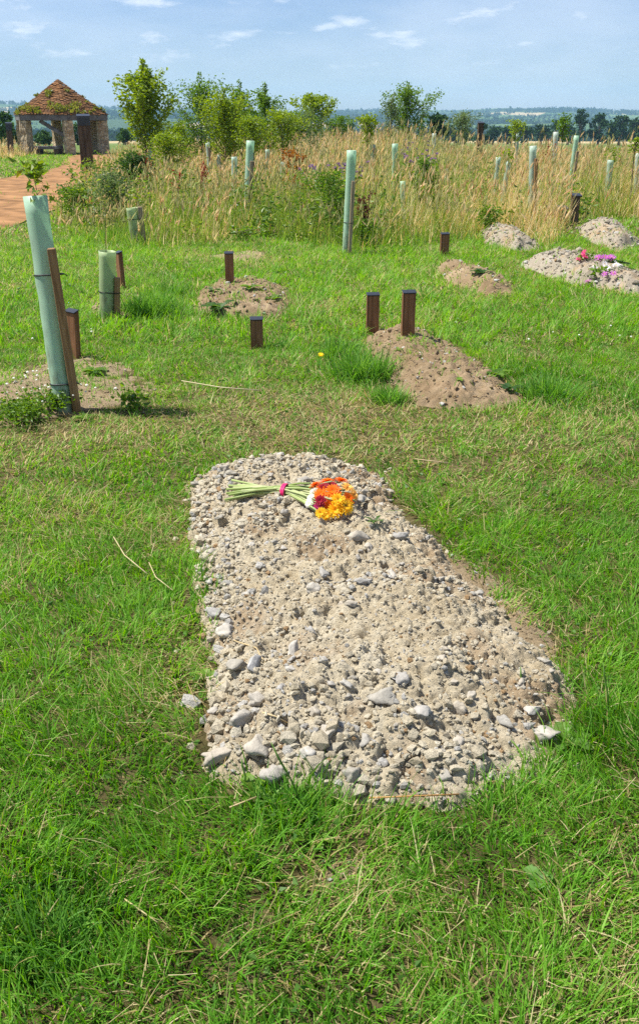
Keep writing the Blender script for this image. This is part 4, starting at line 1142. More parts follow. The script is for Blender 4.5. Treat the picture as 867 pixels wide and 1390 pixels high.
def sprig(base, H, R, nl, ls, cols, label, seed, stem=.004, up=.9, cb=.0):
    sapling('sapling', base, H, cb, R, nl, ls, cols, label, 'sapling', 'small saplings inside tubes', seed, 'loose', stem, 8, up)
_, b, t, r = tube_a
sprig(t - np.array([0, 0, .25]), .25 + .17, .07, 80, .045, [(.06, .13, .015), (.12, .2, .02), (.2, .27, .03), (.33, .15, .02)], 'leafy oak-like sprig poking out of the tall leaning tube', 80, .005, .8, .24)
_, b, t, r = tube_b
sprig(t - np.array([0, 0, .3]), .3 + .42, .10, 46, .035, [(.10, .13, .03), (.17, .19, .05), (.22, .2, .06)], 'thin brown-stemmed sapling with sparse leaves above the short wide tube', 81, .004, .8, .5)
for px, yt, Y, n, lab, sd in ((186, 262, 13.2, 40, 'leafy shoots above the olive green tube', 82), (690, 203, 17, 60, 'leafy tip above the right tube of the leaning pair', 83), (827, 200, 18, 60, 'leaf tuft above the short bluish tube near the right edge', 84)):
    p = at(px, yt + 22, Y); sprig(p - np.array([0, 0, .2]), .2 + .26, .14, n, .06, G_YEL, lab, sd, .004, .9, .22)

# ------------------------------------------------------------------ tiled shelter
def build_shelter():
    Yc = 47.5; c = at(86, 190, Yc); z0 = float(gz(c[0], Yc))
    e = empty('tiled_shelter', (c[0], Yc, z0), 'open stone-pillared shelter with a mossy brown tiled pyramid roof by the path', 'shelter')
    px = Yc * CP / F * 1.02
    R = 65 * px; d0 = rad(-8)
    eave = at(86, 156, Yc)[2] - z0; top = at(86, 108, Yc)[2] - z0
    # roof: tile courses as steps
    mb = MB(); n = 26; rng = np.random.default_rng(4)
    def ringpt(k, rr, z): a = d0 + k * math.pi / 3; return np.array([rr * math.cos(a), rr * math.sin(a), z])
    Vt = []; Qt = []; Ct = []
    for side in range(6):
        for i in range(n):
            f0, f1 = i / n, (i + 1.12) / n
            f1 = min(f1, 1)
            za, zb = eave + (top - eave) * f0 + .035, eave + (top - eave) * f1 + .012
            ra, rb = R * (1 - f0) * 1.012 + .01, R * (1 - f1) + .004
            A, B = ringpt(side, ra, za), ringpt(side + 1, ra, za); C_, D = ringpt(side + 1, rb, zb), ringpt(side, rb, zb)
            m = max(1, int(16 * (1 - f0)))
            for j in range(m):
                s0, s1 = j / m, (j + 1) / m - .012
                dz = np.array([0, 0, rng.normal(0, .012)])
                p = [A + (B - A) * s0 + dz, A + (B - A) * s1 + dz, D + (C_ - D) * s1 + dz, D + (C_ - D) * s0 + dz]
                lo_ = [p[0] - [0, 0, .03], p[1] - [0, 0, .03]]
                k = len(Vt); Vt += p + lo_
                Qt += [(k, k + 1, k + 2, k + 3), (k + 4, k + 5, k + 1, k)]
                cc = mixcol([(.16, .08, .036), (.19, .095, .042), (.22, .11, .046), (.185, .10, .05), (.165, .092, .05)], np.array([rng.random()]))[0]
                Ct += [cc] * 6
    me = np_mesh('roof', Vt, Qt, None, np.array(Ct))
    m, nt, b = new_mat('roof_tiles'); b.inputs['Roughness'].default_value = .9; b.inputs['Specular IOR Level'].default_value = .1
    a = N(nt, 'ShaderNodeAttribute', attribute_name='Col'); tc = N(nt, 'ShaderNodeTexCoord')
    nn = N(nt, 'ShaderNodeTexNoise'); nn.inputs['Scale'].default_value = 1.7; nn.inputs['Detail'].default_value = 8; nn.inputs['Roughness'].default_value = .7
    nt.links.new(tc.outputs['Object'], nn.inputs['Vector'])
    r = N(nt, 'ShaderNodeValToRGB'); r.color_ramp.elements[0].position = .50; r.color_ramp.elements[1].position = .66
    r.color_ramp.elements[0].color = (0, 0, 0, 1); r.color_ramp.elements[1].color = (.75, .75, .75, 1)
    nt.links.new(nn.outputs['Fac'], r.inputs['Fac'])
    mx = N(nt, 'ShaderNodeMix', data_type='RGBA'); mx.inputs['B'].default_value = (.26, .12, .045, 1)
    nt.links.new(r.outputs['Color'], mx.inputs['Factor']); nt.links.new(a.outputs['Color'], mx.inputs['A']); nt.links.new(mx.outputs['Result'], b.inputs['Base Color'])
    roof = link('roof', me, m, e)
    # underside
    mb = MB(); ring = np.array([ringpt(k, R * .98, eave) for k in range(6)] + [[0, 0, top - .1]])
    mb.add(ring, None, [(k, (k + 1) % 6, 6) for k in range(6)]); link('roof_lining', mb.mesh('roof_lining'), M_DARKPOST, roof)
        # moss cushions: along the eaves and scattered
    rng = np.random.default_rng(9); LP = []; 
    spots = []
    for side in range(6):
        for i in range(11):
            s = rng.random(); f = abs(rng.normal(0, .05)) if i < 6 else rng.uniform(0, .33)
            spots.append((side, s, f, rng.uniform(.04, .10) if i >= 6 else rng.uniform(.04, .11)))
        spots.append((side, .5 + rng.normal(0, .2), rng.uniform(.4, .75), .13))
    spots += [(3, .8, .12, .28), (4, .15, .10, .34), (4, .75, .16, .38), (4, .9, .12, .32), (5, .1, .1, .4), (5, .35, .25, .26), (4, .35, .6, .22)]
    for side, s, f, q in spots:
        p = ringpt(side, R * (1 - f), 0) * (1 - s) + ringpt(side + 1, R * (1 - f), 0) * s; p[2] = eave + (top - eave) * f + .05
        m_ = int(60 * (q / .2) ** 1.3)
        dd = rng.normal(0, 1, (m_, 3)); dd /= np.linalg.norm(dd, axis=1)[:, None]; dd *= rng.random(m_)[:, None] ** .4
        LP.append(p + dd * np.array([q, q, q * .55]))
    LP = np.concatenate(LP); k = len(LP); LD = rng.normal(size=(k, 3)); LD[:, 2] = np.abs(LD[:, 2])
    V, T, C = leaves(LP, LD, rng.uniform(.07, .13, k), np.full(k, .8), mixcol([(.10, .12, .02), (.17, .2, .03), (.26, .27, .05)], fbm(LP[:, 0] * 3, LP[:, 1] * 3, 2, 2) * .6 + .4 * rng.random(k)), rng)
    mb = MB(); mb.add(V, None, T, C); link('moss', mb.mesh('moss'), M_LEAF, roof)
    # eaves beam
    wd = solid('grey_beam', (.15, .14, .135), .8, .2, .35, 4, .3, 30)
    for k in range(6):
        A, B = ringpt(k, R * .955, eave - .12), ringpt(k + 1, R * .955, eave - .12); L = np.linalg.norm(B - A); ang = math.atan2(B[1] - A[1], B[0] - A[0])
        mb = MB(); mb.box((A + B) / 2, (L + .05, .16, .25), rotz(ang)); link('eaves_beam', bevel(mb.mesh('eaves_beam'), .012, 1), wd, e)
    # pillars: rubble courses with mortar
    m, nt, b = new_mat('rubble_pillar'); b.inputs['Roughness'].default_value = .92; b.inputs['Specular IOR Level'].default_value = .1
    tc = N(nt, 'ShaderNodeTexCoord'); mp = N(nt, 'ShaderNodeMapping'); mp.inputs['Scale'].default_value = (5, 5, 9); nt.links.new(tc.outputs['Object'], mp.inputs['Vector'])
    vo = N(nt, 'ShaderNodeTexVoronoi'); vo.inputs['Scale'].default_value = 1; nt.links.new(mp.outputs['Vector'], vo.inputs['Vector'])
    ve = N(nt, 'ShaderNodeTexVoronoi', feature='DISTANCE_TO_EDGE'); ve.inputs['Scale'].default_value = 1; nt.links.new(mp.outputs['Vector'], ve.inputs['Vector'])
    sc = N(nt, 'ShaderNodeSeparateColor'); nt.links.new(vo.outputs['Color'], sc.inputs[0])
    r = N(nt, 'ShaderNodeValToRGB'); r.color_ramp.elements[0].color = (.36, .26, .15, 1); r.color_ramp.elements[1].color = (.64, .52, .35, 1); nt.links.new(sc.outputs[0], r.inputs['Fac'])
    er = N(nt, 'ShaderNodeMapRange'); er.inputs['From Max'].default_value = .08; nt.links.new(ve.outputs['Distance'], er.inputs['Value'])
    mx = N(nt, 'ShaderNodeMix', data_type='RGBA'); mx.inputs['A'].default_value = (.48, .40, .28, 1); nt.links.new(er.outputs['Result'], mx.inputs['Factor']); nt.links.new(r.outputs['Color'], mx.inputs['B']); nt.links.new(mx.outputs['Result'], b.inputs['Base Color'])
    bp = N(nt, 'ShaderNodeBump'); bp.inputs['Strength'].default_value = .8; bp.inputs['Distance'].default_value = .03; nt.links.new(er.outputs['Result'], bp.inputs['Height']); nt.links.new(bp.outputs['Normal'], b.inputs['Normal'])
    for k in range(6):
        q = ringpt(k, R * .88, 0); a = d0 + k * math.pi / 3
        mb = MB(); mb.box((0, 0, (eave - .25) / 2 - .1), (.40, .40, eave - .25 + .2 - .004), None, (.5, .5, .5), .96)
        me = mb.mesh('pillar'); bm = bmesh.new(); bm.from_mesh(me); bmesh.ops.subdivide_edges(bm, edges=bm.edges[:], cuts=9, use_grid_fill=True)
        for v in bm.verts: v.co += Vector([random.gauss(0, .012) for _ in range(3)])
        bm.to_mesh(me); bm.free()
        link('pillar', me, m, e, q, (0, 0, a + rad(12)))
    # braces and low bench
    for k, s in ((3, 1), (5, -1)):
        A = ringpt(k, R * .88, .75); B = ringpt(k + s, R * .92, eave - .25); B = A + (B - A) * .62; B[2] = eave - .26
        mb = MB(); d = B - A; L = np.linalg.norm(d); qd = Vector(d).to_track_quat('Z', 'Y').to_matrix(); mb.box((A + B) / 2, (.15, .15, L), np.array(qd))
        link('brace', mb.mesh('brace'), wd, e)
    A, B = ringpt(4, R * .82, .24), ringpt(5, R * .82, .24); L = np.linalg.norm(B - A) * .62; ang = math.atan2(B[1] - A[1], B[0] - A[0])
    bench = empty('low_bench', (e.location[0] + (A[0] + B[0]) / 2, e.location[1] + (A[1] + B[1]) / 2 - .2, z0), 'low dark timber bench under the near eaves of the shelter', 'bench', None, (0, 0, ang))
    mb = MB(); mb.box((0, 0, .33), (L, .5, .14)); link('seat', bevel(mb.mesh('seat'), .015, 1), wd, bench)
    for s in (-1, 1):
        mb = MB(); mb.box((s * L * .38, 0, .11), (.22, .42, .30)); link('leg', bevel(mb.mesh('leg'), .015, 1), M_DARKPOST, bench)
build_shelter()

# ------------------------------------------------------------------ bouquet on the mound
def flower_head(rng, size, pal, parent, loc, axis, cent=(.30, .20, .02), layers=3, npet=18):
    q = Vector(axis).to_track_quat('Z', 'Y')
    mb = MB()
    for L in range(layers):
        rr = size * (1 - .22 * L)
        for k in range(npet - 2 * L):
            a = (k + .5 * L) * 2 * math.pi / (npet - 2 * L) + rng.normal(0, .08)
            el = .15 + .30 * L + rng.normal(0, .10); w = size * .20 * rng.uniform(.8, 1.2)
            ca, sa = math.cos(a), math.sin(a); V = []
            for t, ww in ((.18, .45), (.5, 1), (.8, .95), (1, .3)):
                rad_ = rr * t * math.cos(el * (1.15 - .5 * t)); z = rr * t * math.sin(el) * (1 - .35 * t) + .002 * L
                cup = w * ww * .18
                for s_ in (-1, 1):
                    V.append((ca * rad_ - sa * s_ * w * ww / 2, sa * rad_ + ca * s_ * w * ww / 2, z + cup))
                    if s_ == -1: V.append((ca * rad_, sa * rad_, z))
            Q = []
            for i in range(3):
                b = i * 3; Q += [(b, b + 1, b + 4, b + 3), (b + 1, b + 2, b + 5, b + 4)]
            c = mixcol(pal, np.array([rng.random()]))[0]
            mb.add(V, Q, None, c)
    o = link('flower_head', mb.mesh('petals', True), M_PETAL, parent, loc, q.to_euler())
    mb = MB(); v, t = ICO2; v = v * np.array([size * .22, size * .22, size * .12]) * (1 + .12 * rng.normal(size=(len(v), 1))) + [0, 0, size * .10]
    mb.add(v, None, t, cent); link('flower_centre', mb.mesh('flower_centre'), M_PETAL, o)
    return o

def build_bouquet():
    rng = np.random.default_rng(77)
    p0 = on_mound(main, 316, 684); pb = on_mound(main, 386, 676); p1 = on_mound(main, 440, 676)
    base = np.array([pb[0], pb[1], pb[2]])
    e = empty('bouquet', base, 'bunch of long-stemmed orange, yellow, red and white flowers lying on the rubble mound', 'bouquet')
    ax = p1 - p0; ax[2] *= .5; axn = ax / np.linalg.norm(ax); side = np.array([axn[1], -axn[0], 0]) * -1  # points away from the camera
    def H(x, y): return float(main.hz(x, y))
    YEL = [(.80, .44, .012), (.86, .55, .02), (.88, .62, .06)]; ORG = [(.72, .15, .008), (.82, .23, .012)]; RED = [(.24, .008, .02), (.36, .012, .035)]
    MAG = [(.42, .015, .13), (.55, .03, .2)]; WHT = [(.72, .70, .60), (.82, .80, .72)]; PALE = [(.84, .52, .10), (.86, .62, .22)]
    heads = [  # photo px, size, palette, lift, axis
        (466, 686, .050, YEL, .055, (.55, -.60, .62)), (455, 692, .044, YEL, .035, (.1, -.75, .65)), (452, 668, .042, ORG, .095, (-.1, -.55, .8)),
        (470, 664, .042, PALE, .085, (.45, -.15, .9)), (462, 655, .040, ORG, .075, (.2, .2, .95)),
        (437, 672, .040, ORG, .075, (-.35, -.55, .75)), (430, 660, .036, ORG, .06, (-.4, .2, .9)), (445, 656, .040, ORG, .075, (0, .2, .95)), (438, 664, .034, ORG, .085, (-.1, -.1, .95)),
        (441, 664, .038, RED, .09, (-.1, -.3, .9)), (450, 662, .036, RED, .085, (.1, -.3, .9)), (436, 680, .034, RED, .06, (-.25, -.7, .6)), (434, 686, .026, MAG, .045, (-.2, -.8, .5)), (446, 684, .030, ORG, .05, (.1, -.8, .5)),
        (424, 676, .022, WHT, .055, (-.5, -.4, .7)), (422, 683, .024, WHT, .035, (-.5, -.5, .6)), (437, 695, .030, YEL, .025, (-.2, -.8, .5)), (443, 698, .030, YEL, .02, (.1, -.85, .45)), (428, 667, .024, WHT, .06, (-.5, -.1, .8)),
        (477, 672, .036, PALE, .05, (.75, -.3, .55)), (458, 679, .04, YEL, .085, (.25, -.6, .75)), (471, 677, .036, ORG, .075, (.6, -.4, .7))]
    ends = []
    for px, py, sz, pal, lift, axis in heads:
        px = 452 + (px - 452) * 1.08; py = 677 + (py - 677) * 1.08; sz *= .78
        p = gp(px, py, 0); z = .2
        for _ in range(20):
            p = gp(px, py, z); z = .5 * z + .5 * (H(p[0], p[1]) + lift)
        p = gp(px, py, z)
        axis = np.array(axis, float); axis /= np.linalg.norm(axis)
        flower_head(rng, sz * rng.uniform(1.0, 1.12), pal, e, p - base, axis, (.32, .20, .02) if pal is not RED else (.06, .02, .01), 2 if pal is WHT else 3, 20)
        ends.append(p - axis * sz * .12)
    while len(ends) < 36: ends.append(ends[int(rng.integers(22))] + rng.normal(0, .012, 3))
    for i, en in enumerate(ends):
        lay = i % 3; lat = rng.normal(0, .016)
        zb = .012 + .014 * lay + rng.uniform(0, .008)
        pm_ = base + side * lat * .8 + np.array([0, 0, zb]) + axn * rng.normal(0, .01)
        sp = -lat * 2.4 + rng.normal(0, .032)
        ps = p0 + axn * rng.normal(.0, .022) + side * sp
        ps[2] = max(H(ps[0], ps[1]) + .012 + .012 * lay + rng.uniform(0, .03), pm_[2] - .012)
        m1 = (ps + pm_) / 2 + np.array([0, 0, .004]); m2_ = (pm_ + en) / 2 + np.array([0, 0, .004])
        for q in (m1, m2_): q[2] = max(q[2], H(q[0], q[1]) + .007)
        sm = MB(); c = mixcol([(.20, .27, .06), (.33, .40, .14), (.45, .48, .24), (.42, .38, .2)], np.array([rng.random()]))[0]
        sm.tube(np.array([ps, m1, pm_, m2_, en]) - base, [.0050, .0048, .0045, .0042, .0034], 7, c)
        link('stem', sm.mesh('stem', True), M_STEM, e)
    # band round the stems
    bm_ = MB(); n = 22; ring = []
    for k in range(n + 1):
        a = k * 2 * math.pi / n
        ring.append(side * math.cos(a) * .038 + np.array([0, 0, .030 + math.sin(a) * .030]))
    for off in (-.006, 0, .006): bm_.tube(np.array(ring) + axn * off, .0038, 5, (.7, .03, .15), False)
    link('band', bm_.mesh('band', True), M_BAND, e)
build_bouquet()

def small_bunch(px, py, label, pal, n, spread, seed, mo=None):
    rng = np.random.default_rng(seed); p = on_mound(mo, px, py)
    e = empty('flower_bunch', p, label, 'flowers', 'flower bunches on the right hand mound')
    st = MB(); lf = MB()
    for i in range(n):
        q = np.array([rng.normal(0, spread), rng.normal(0, spread * .6), 0]); q[2] = float(mo.hz(p[0] + q[0], p[1] + q[1])) - p[2] + rng.uniform(.03, .09)
        ax = np.array([rng.normal(0, .4), -.5 + rng.normal(0, .3), .8])
        flower_head(rng, rng.uniform(.032, .046), pal, e, q, ax, (.5, .35, .05), 2, 10)
        st.tube([q, q + np.array([.06, .02, -.03]), q + np.array([.22, .05, -.07])], .004, 5, (.1, .17, .05))
    V, T, C = leaves(np.column_stack([rng.normal(.05, spread, 20), rng.normal(0, spread * .6, 20), rng.uniform(.01, .07, 20)]), rng.normal(size=(20, 3)), rng.uniform(.05, .09, 20), np.full(20, .5), mixcol(G_MID, rng.random(20)), rng)
    lf.add(V, None, T, C); link('stem', st.mesh('stem', True), M_STEM, e); link('leaf', lf.mesh('leaf'), M_LEAF, e)
PNK = [(.62, .012, .16), (.75, .03, .28)]; PUR = [(.45, .08, .40), (.62, .22, .58)]; WHP = [(.78, .70, .74), (.85, .82, .80)]
small_bunch(788, 353, 'deep magenta flowers lying on top of the pale lumpy mound', PNK, 6, .06, 1, m5)
small_bunch(820, 360, 'mauve pink flowers right of the deep magenta ones', PUR, 10, .09, 2, m5)
small_bunch(808, 372, 'little pink flowers below the mauve ones', PUR, 3, .07, 3, m5)
small_bunch(822, 378, 'white flowers at the foot of the mauve pink ones', WHP, 5, .05, 4, m5)

# ------------------------------------------------------------------ weeds with leaves one can see
def rosette(px, py, n, size, label, seed, cols=G_MID, mo=None, up=.35, name='leafy_weed', wr=.32, flower=None):
    rng = np.random.default_rng(seed)
    p = on_mound(mo, px, py) if mo is not None else gp(px, py)
    if mo is None: p[2] = float(gz(p[0], p[1]))
    e = empty(name, p, label, 'weed', 'broad-leaved weeds in and beside the graves')
    mb = MB()
    for i in range(n):
        a = rng.uniform(0, 6.28); L = size * rng.uniform(.6, 1.15); el = rng.uniform(.15, 1) * up * 2
        ca, sa = math.cos(a), math.sin(a); pts = []; V = []
        w = L * wr * rng.uniform(.8, 1.2)
        m = 7
        for j in range(m):
            t = j / (m - 1); th = el * (1 - 1.3 * t)
            r_ = L * t * math.cos(el * .6); z = L * (math.sin(el) * t - .55 * math.sin(el) * t * t * 1.3) + .01
            ww = w * (.15 + math.sin(math.pi * min(1, t * .92 + .04)) ** .8) * (1 + .22 * ((j % 2) * 2 - 1)) * (0.1 if j == m - 1 else 1)
            V += [(ca * r_ - sa * ww / 2, sa * r_ + ca * ww / 2, z + ww * .16), (ca * r_, sa * r_, z), (ca * r_ + sa * ww / 2, sa * r_ - ca * ww / 2, z + ww * .16)]
        Q = []
        for j in range(m - 1):
            b = j * 3; Q += [(b, b + 1, b + 4, b + 3), (b + 1, b + 2, b + 5, b + 4)]
        mb.add(V, Q, None, mixcol(cols, np.array([rng.random()]))[0])
    link('leaf', mb.mesh('leaf'), M_LEAF, e)
    if flower:
        fh = flower[0]; sm = MB(); sm.tube([[0, 0, 0], [.005, 0, fh * .5], [.012, .0, fh]], [.003, .0025, .002], 5, (.1, .17, .04)); link('stem', sm.mesh('stem', True), M_STEM, e)
        flower_head(rng, flower[1], flower[2], e, (.012, 0, fh), (.1, -.4, .9), (.7, .5, .03), 2, 16)
YELF = [(.85, .62, .01), (.88, .7, .03)]
rosette(300, 420, 14, .17, 'dark spiky-leaved weed on the front of the low stony weedy mound', 1, G_DARK, m3, .5)
rosette(372, 408, 10, .12, 'small green weed on the right side of the low stony weedy mound', 2, G_MID, m3, .4)
rosette(338, 392, 10, .13, 'small weed just right of the small dark board', 3, G_MID, m3, .4)
rosette(290, 396, 8, .09, 'tiny pale weed on the left top of the low stony weedy mound', 4, G_PALE, m3, .4)
rosette(128, 506, 22, .095, 'flat green weed on the bare soil right of the tall leaning tube', 5, G_MID, m8, .3)
rosette(116, 570, 14, .07, 'low green weed just below the foot of the tall leaning tube', 7, G_MID, None, .35)
rosette(655, 372, 10, .15, 'dark green weed on the side of the narrow mound near the meadow', 8, G_DARK, m4, .45)
rosette(540, 478, 5, .05, 'tiny green shoot growing from the top of the brown mound with two boards', 9, G_MID, m2, .6)
rosette(622, 518, 6, .05, 'tiny flat seedling half way down the brown mound with two boards', 10, G_MID, m2, .3)
rosette(672, 510, 14, .12, 'low weeds along the right side of the brown mound with two boards', 11, G_MID, m2, .4)
rosette(690, 530, 10, .10, 'weed tuft at the front right end of the brown mound with two boards', 12, G_DARK, m2, .4)
rosette(765, 1018, 9, .085, 'broad dock-like weed at the right front corner of the rubble mound', 13, [(.09, .18, .03), (.14, .25, .05), (.2, .32, .08)], None, .6, 'leafy_weed', .42)
rosette(425, 1150, 7, .06, 'dandelion leaves in the grass below the rubble mound', 14, G_MID, None, .4)
rosette(345, 1085, 12, .06, 'toothed green weed under the front edge of the rubble mound', 15, G_MID, None, .7)
rosette(400, 1085, 12, .06, 'tangle of small weed leaves right of the toothed green weed', 16, [(.07, .16, .03), (.13, .25, .05)], None, .7)
rosette(730, 1205, 12, .04, 'patch of round pale leaves in the grass at lower right', 17, [(.10, .22, .04), (.16, .3, .07)], None, .5, 'leafy_weed', .75)
rosette(282, 935, 5, .055, 'two-leaved plantain on the left edge of the rubble mound', 18, G_MID, None, .7, 'leafy_weed', .4)
rosette(508, 712, 10, .05, 'little tuft of weed on the rubble right of the bouquet', 19, G_DARK, main, .9, 'leafy_weed', .2)
rosette(433, 497, 6, .06, 'yellow dandelion in the grass left of the brown mound with two boards', 20, G_MID, None, .4, 'dandelion', .3, (.09, .022, YELF))
rosette(777, 288, 6, .1, 'yellow ragwort flower beside the small dark post in the long grass', 21, G_MID, None, .5, 'ragwort', .3, (.36, .04, YELF))
shrub(28, 556, 575, 90, 5.0, G_MID, 420, .030, 'spreading leafy weed with tiny white flowers left of the tall leaning tube', 90, 'leafy_weed', 'weed', 'broad-leaved weeds in and beside the graves')
shrub(72, 540, 560, 56, 5.2, G_MID, 260, .030, 'second leafy weed with tiny white flowers touching the tall leaning tube', 91, 'leafy_weed', 'weed', 'broad-leaved weeds in and beside the graves')
shrub(182, 540, 558, 40, 5.3, G_MID, 130, .04, 'bushy dark weed at the right end of the bare soil patch', 92, 'leafy_weed', 'weed', 'broad-leaved weeds in and beside the graves')

# small white flower dots
def white_flowers():
    rng = np.random.default_rng(8); mb = MB()
    for px, py, n, sp, hh in ((35, 548, 26, .22, .10), (70, 535, 14, .14, .12), (730, 465, 3, .15, .06), (845, 460, 5, .25, .06), (130, 300, 30, .5, .3), (135, 455, 3, .05, .05), (10, 478, 6, .2, .06), (120, 315, 14, .6, .15), (845, 315, 4, .4, .1)):
        c = gp(px, py)
        for _ in range(n):
            q = np.array([c[0] + rng.normal(0, sp), c[1] + rng.normal(0, sp), 0]); q[2] = float(gz(q[0], q[1])) + hh * rng.uniform(.6, 1.2)
            r = rng.uniform(.006, .011); v, t = ICO1; mb.add(v * [r, r, r * .7] + q, None, t, (.75, .75, .68))
            V, Q, C, _ = blades(np.array([[q[0], q[1], float(gz(q[0], q[1]))]]), np.array([q[2] - float(gz(q[0], q[1]))]), np.array([.004]), np.zeros(1), np.zeros(1), np.zeros(1), 2, np.array([[.08, .15, .03]]), None, .8); mb.add(V, Q, None, C)
    tag(link('white_flowers', mb.mesh('white_flowers'), M_PETAL), 'tiny white clover and parsley flowers dotted in the grass', 'wild flowers', kind='stuff')
white_flowers()

# tufts of long grass that stand above the turf
def grass_tuft(px, py, wpx, h, n, label, seed):
    rng = np.random.default_rng(seed); c = gp(px, py); c[2] = float(gz(c[0], c[1])); R_ = wpx * .5 * c[1] / F
    P = np.column_stack([rng.normal(0, R_ * .5, n), rng.normal(0, R_ * .45, n), np.zeros(n)])
    ed = np.hypot(P[:, 0], P[:, 1]) / R_
    P[:, 2] = gz(c[0] + P[:, 0], c[1] + P[:, 1]) - c[2] - .005
    V, Q, C, _ = blades(P, h * rng.uniform(.45, 1.15, n) * (1 - .25 * np.clip(ed, 0, 1)), rng.uniform(.005, .010, n), np.arctan2(P[:, 1], P[:, 0]) + rng.normal(0, 1.4, n), np.abs(rng.normal(.2, .25, n)) + .15 * ed, np.abs(rng.normal(.7, .5, n)), 4,
                        mixcol([(.04, .13, .015), (.08, .22, .025), (.13, .30, .04), (.22, .38, .07)], rng.random(n)), rng.normal(0, .6, n))
    mb = MB(); mb.add(V, Q, None, C); o = link('grass_tuft', mb.mesh('grass_tuft'), M_GRASS, None, c); tag(o, label, 'grass tuft', 'tufts of long grass')
grass_tuft(205, 428, 75, .30, 900, 'big dark green grass tuft right of the short wide tree tube', 1)
grass_tuft(232, 402, 50, .22, 400, 'smaller grass tuft behind the big one right of the short wide tube', 2)
grass_tuft(492, 512, 84, .26, 900, 'big blue-green grass tuft at the left front of the brown mound with two boards', 3)
grass_tuft(462, 482, 60, .20, 500, 'low grass tuft left of the two side by side boards', 4)
grass_tuft(528, 545, 50, .16, 300, 'low grass tuft at the front corner of the brown mound with two boards', 5)
grass_tuft(745, 540, 90, .20, 600, 'wide low grass tuft right of the brown mound with two boards', 7)
grass_tuft(160, 325, 90, .30, 350, 'long green grass at the foot of the olive green tube', 8)
grass_tuft(290, 815, 36, .10, 240, 'fresh grass tuft leaning over the left rim of the rubble mound', 9)
grass_tuft(395, 1112, 150, .10, 380, 'long grass in front of the front stones of the rubble mound', 10)
grass_tuft(55, 1290, 210, .11, 520, 'long broad grass blades at the bottom left corner of the view', 11)

# straws and single stalks one can see
def straw(pts_px, r, col, label, mo=None, lift=.02, name='straw'):
    P = []
    for k, (x, y) in enumerate(pts_px):
        p = on_mound(mo, x, y) if mo is not None else gp(x, y, .03)
        p[2] += lift; P.append(p)
    mb = MB(); b = P[0].copy(); mb.tube(np.array(P) - b, r, 5, col)
    o = link(name, mb.mesh(name, True), M_STEM, None, b); tag(o, label, 'stalk', 'dry stalks lying about'); return o
straw([(500, 1092), (550, 1090), (622, 1087)], .0022, (.45, .24, .08), 'long straight reddish straw lying along the front edge of the rubble mound')
straw([(318, 874), (348, 884), (360, 905)], .0020, (.55, .42, .22), 'bent tan straw on the left rim of the rubble mound', main, .012)
straw([(356, 972), (375, 978), (390, 986)], .0022, (.58, .46, .25), 'short tan straw on the rubble above the front left stones', main, .012)
straw([(155, 735), (170, 760), (200, 785)], .0022, (.55, .45, .24), 'pale bent straw in the grass left of the rubble mound')
straw([(203, 770), (212, 790), (235, 808)], .0020, (.55, .45, .24), 'kinked pale straw nearest the left rim of the rubble mound')
straw([(247, 521), (300, 530), (352, 534)], .0035, (.58, .50, .30), 'long pale straw lying in the grass below the board standing alone')
straw([(562, 628), (610, 634)], .0025, (.5, .38, .22), 'thin straw in the lawn above right of the bouquet')
straw([(170, 1230), (215, 1262)], .0016, (.5, .42, .2), 'pale straw in the grass at bottom left')
straw([(312, 1105), (350, 1090)], .0020, (.5, .38, .2), 'tan straw in the grass under the front stones')
def stalk(px, pyb, pxt, pyt, w, label):
    b = gp(px, pyb); b[2] = float(gz(b[0], b[1])); t = at(pxt, pyt, b[1] + .03)
    mb = MB(); m = (b + t) / 2 + np.array([.006, 0, 0]); mb.tube(np.array([b, m, b + (t - b) * .8, t]) - b, [.0022, .0022, .003, .0012], 5, (.10, .2, .03)); o = link('grass_stalk', mb.mesh('grass_stalk', True), M_STEM, None, b)
    tag(o, label, 'grass stalk', 'tall single grass stalks')
stalk(418, 1120, 368, 1008, 3, 'tall green grass stalk crossing the front stones of the rubble mound')
stalk(332, 1085, 328, 1030, 2, 'short green grass stalk left of the tall one at the front stones')
stalk(708, 968, 706, 905, 2, 'thin green shoot on the right of the rubble mound')
stalk(825, 990, 818, 900, 3, 'tall green grass stalk right of the rubble mound')

# ------------------------------------------------------------------ distance
def tree(px, yt, wpx, Y, cols, label, seed, nl=700, group='hedgerow trees beyond the far field', name='tree'):
    rng = np.random.default_rng(seed); t = at(px, yt, Y); z0 = float(gz(t[0], t[1])); H = t[2] - z0; R = wpx * Y / F * .5
    e = empty(name, (t[0], t[1], z0), label, 'tree', group)
    mb = MB(); mb.tube([[0, 0, -.5], [0, 0, H * .4], [R * .1, 0, H * .8]], [R * .09 + .08, R * .07 + .05, R * .02], 6); 
    cl = []
    for i in range(16):
        a = rng.uniform(0, 6.28); f = rng.uniform(.18, .95); rr = R * .75 * math.sin(math.pi * (.12 + .8 * f)) * rng.uniform(.3, 1)
        c = np.array([math.cos(a) * rr, math.sin(a) * rr, H * f]); mb.tube([[0, 0, H * f * .6], c], [R * .04, R * .015], 4, (.1, .1, .1), False)
        q = R * rng.uniform(.26, .42); m = int(nl / 16); d = rng.normal(size=(m, 3)); d /= np.linalg.norm(d, axis=1)[:, None]
        cl.append(c + d * q * rng.random(m)[:, None] ** .35 * [1, 1, .8])
    link('trunk', mb.mesh('trunk', True), M_BARK, e)
    P = np.concatenate(cl); P[:, 2] = np.clip(P[:, 2], .1, H); n = len(P); D = rng.normal(size=(n, 3)); D[:, 2] *= .5
    V, T, C = leaves(P, D, R * rng.uniform(.16, .30, n), np.full(n, .8), mixcol(cols, rng.random(n)), rng)
    lb = MB(); lb.add(V, None, T, C); link('crown', lb.mesh('crown'), M_FAR, e)
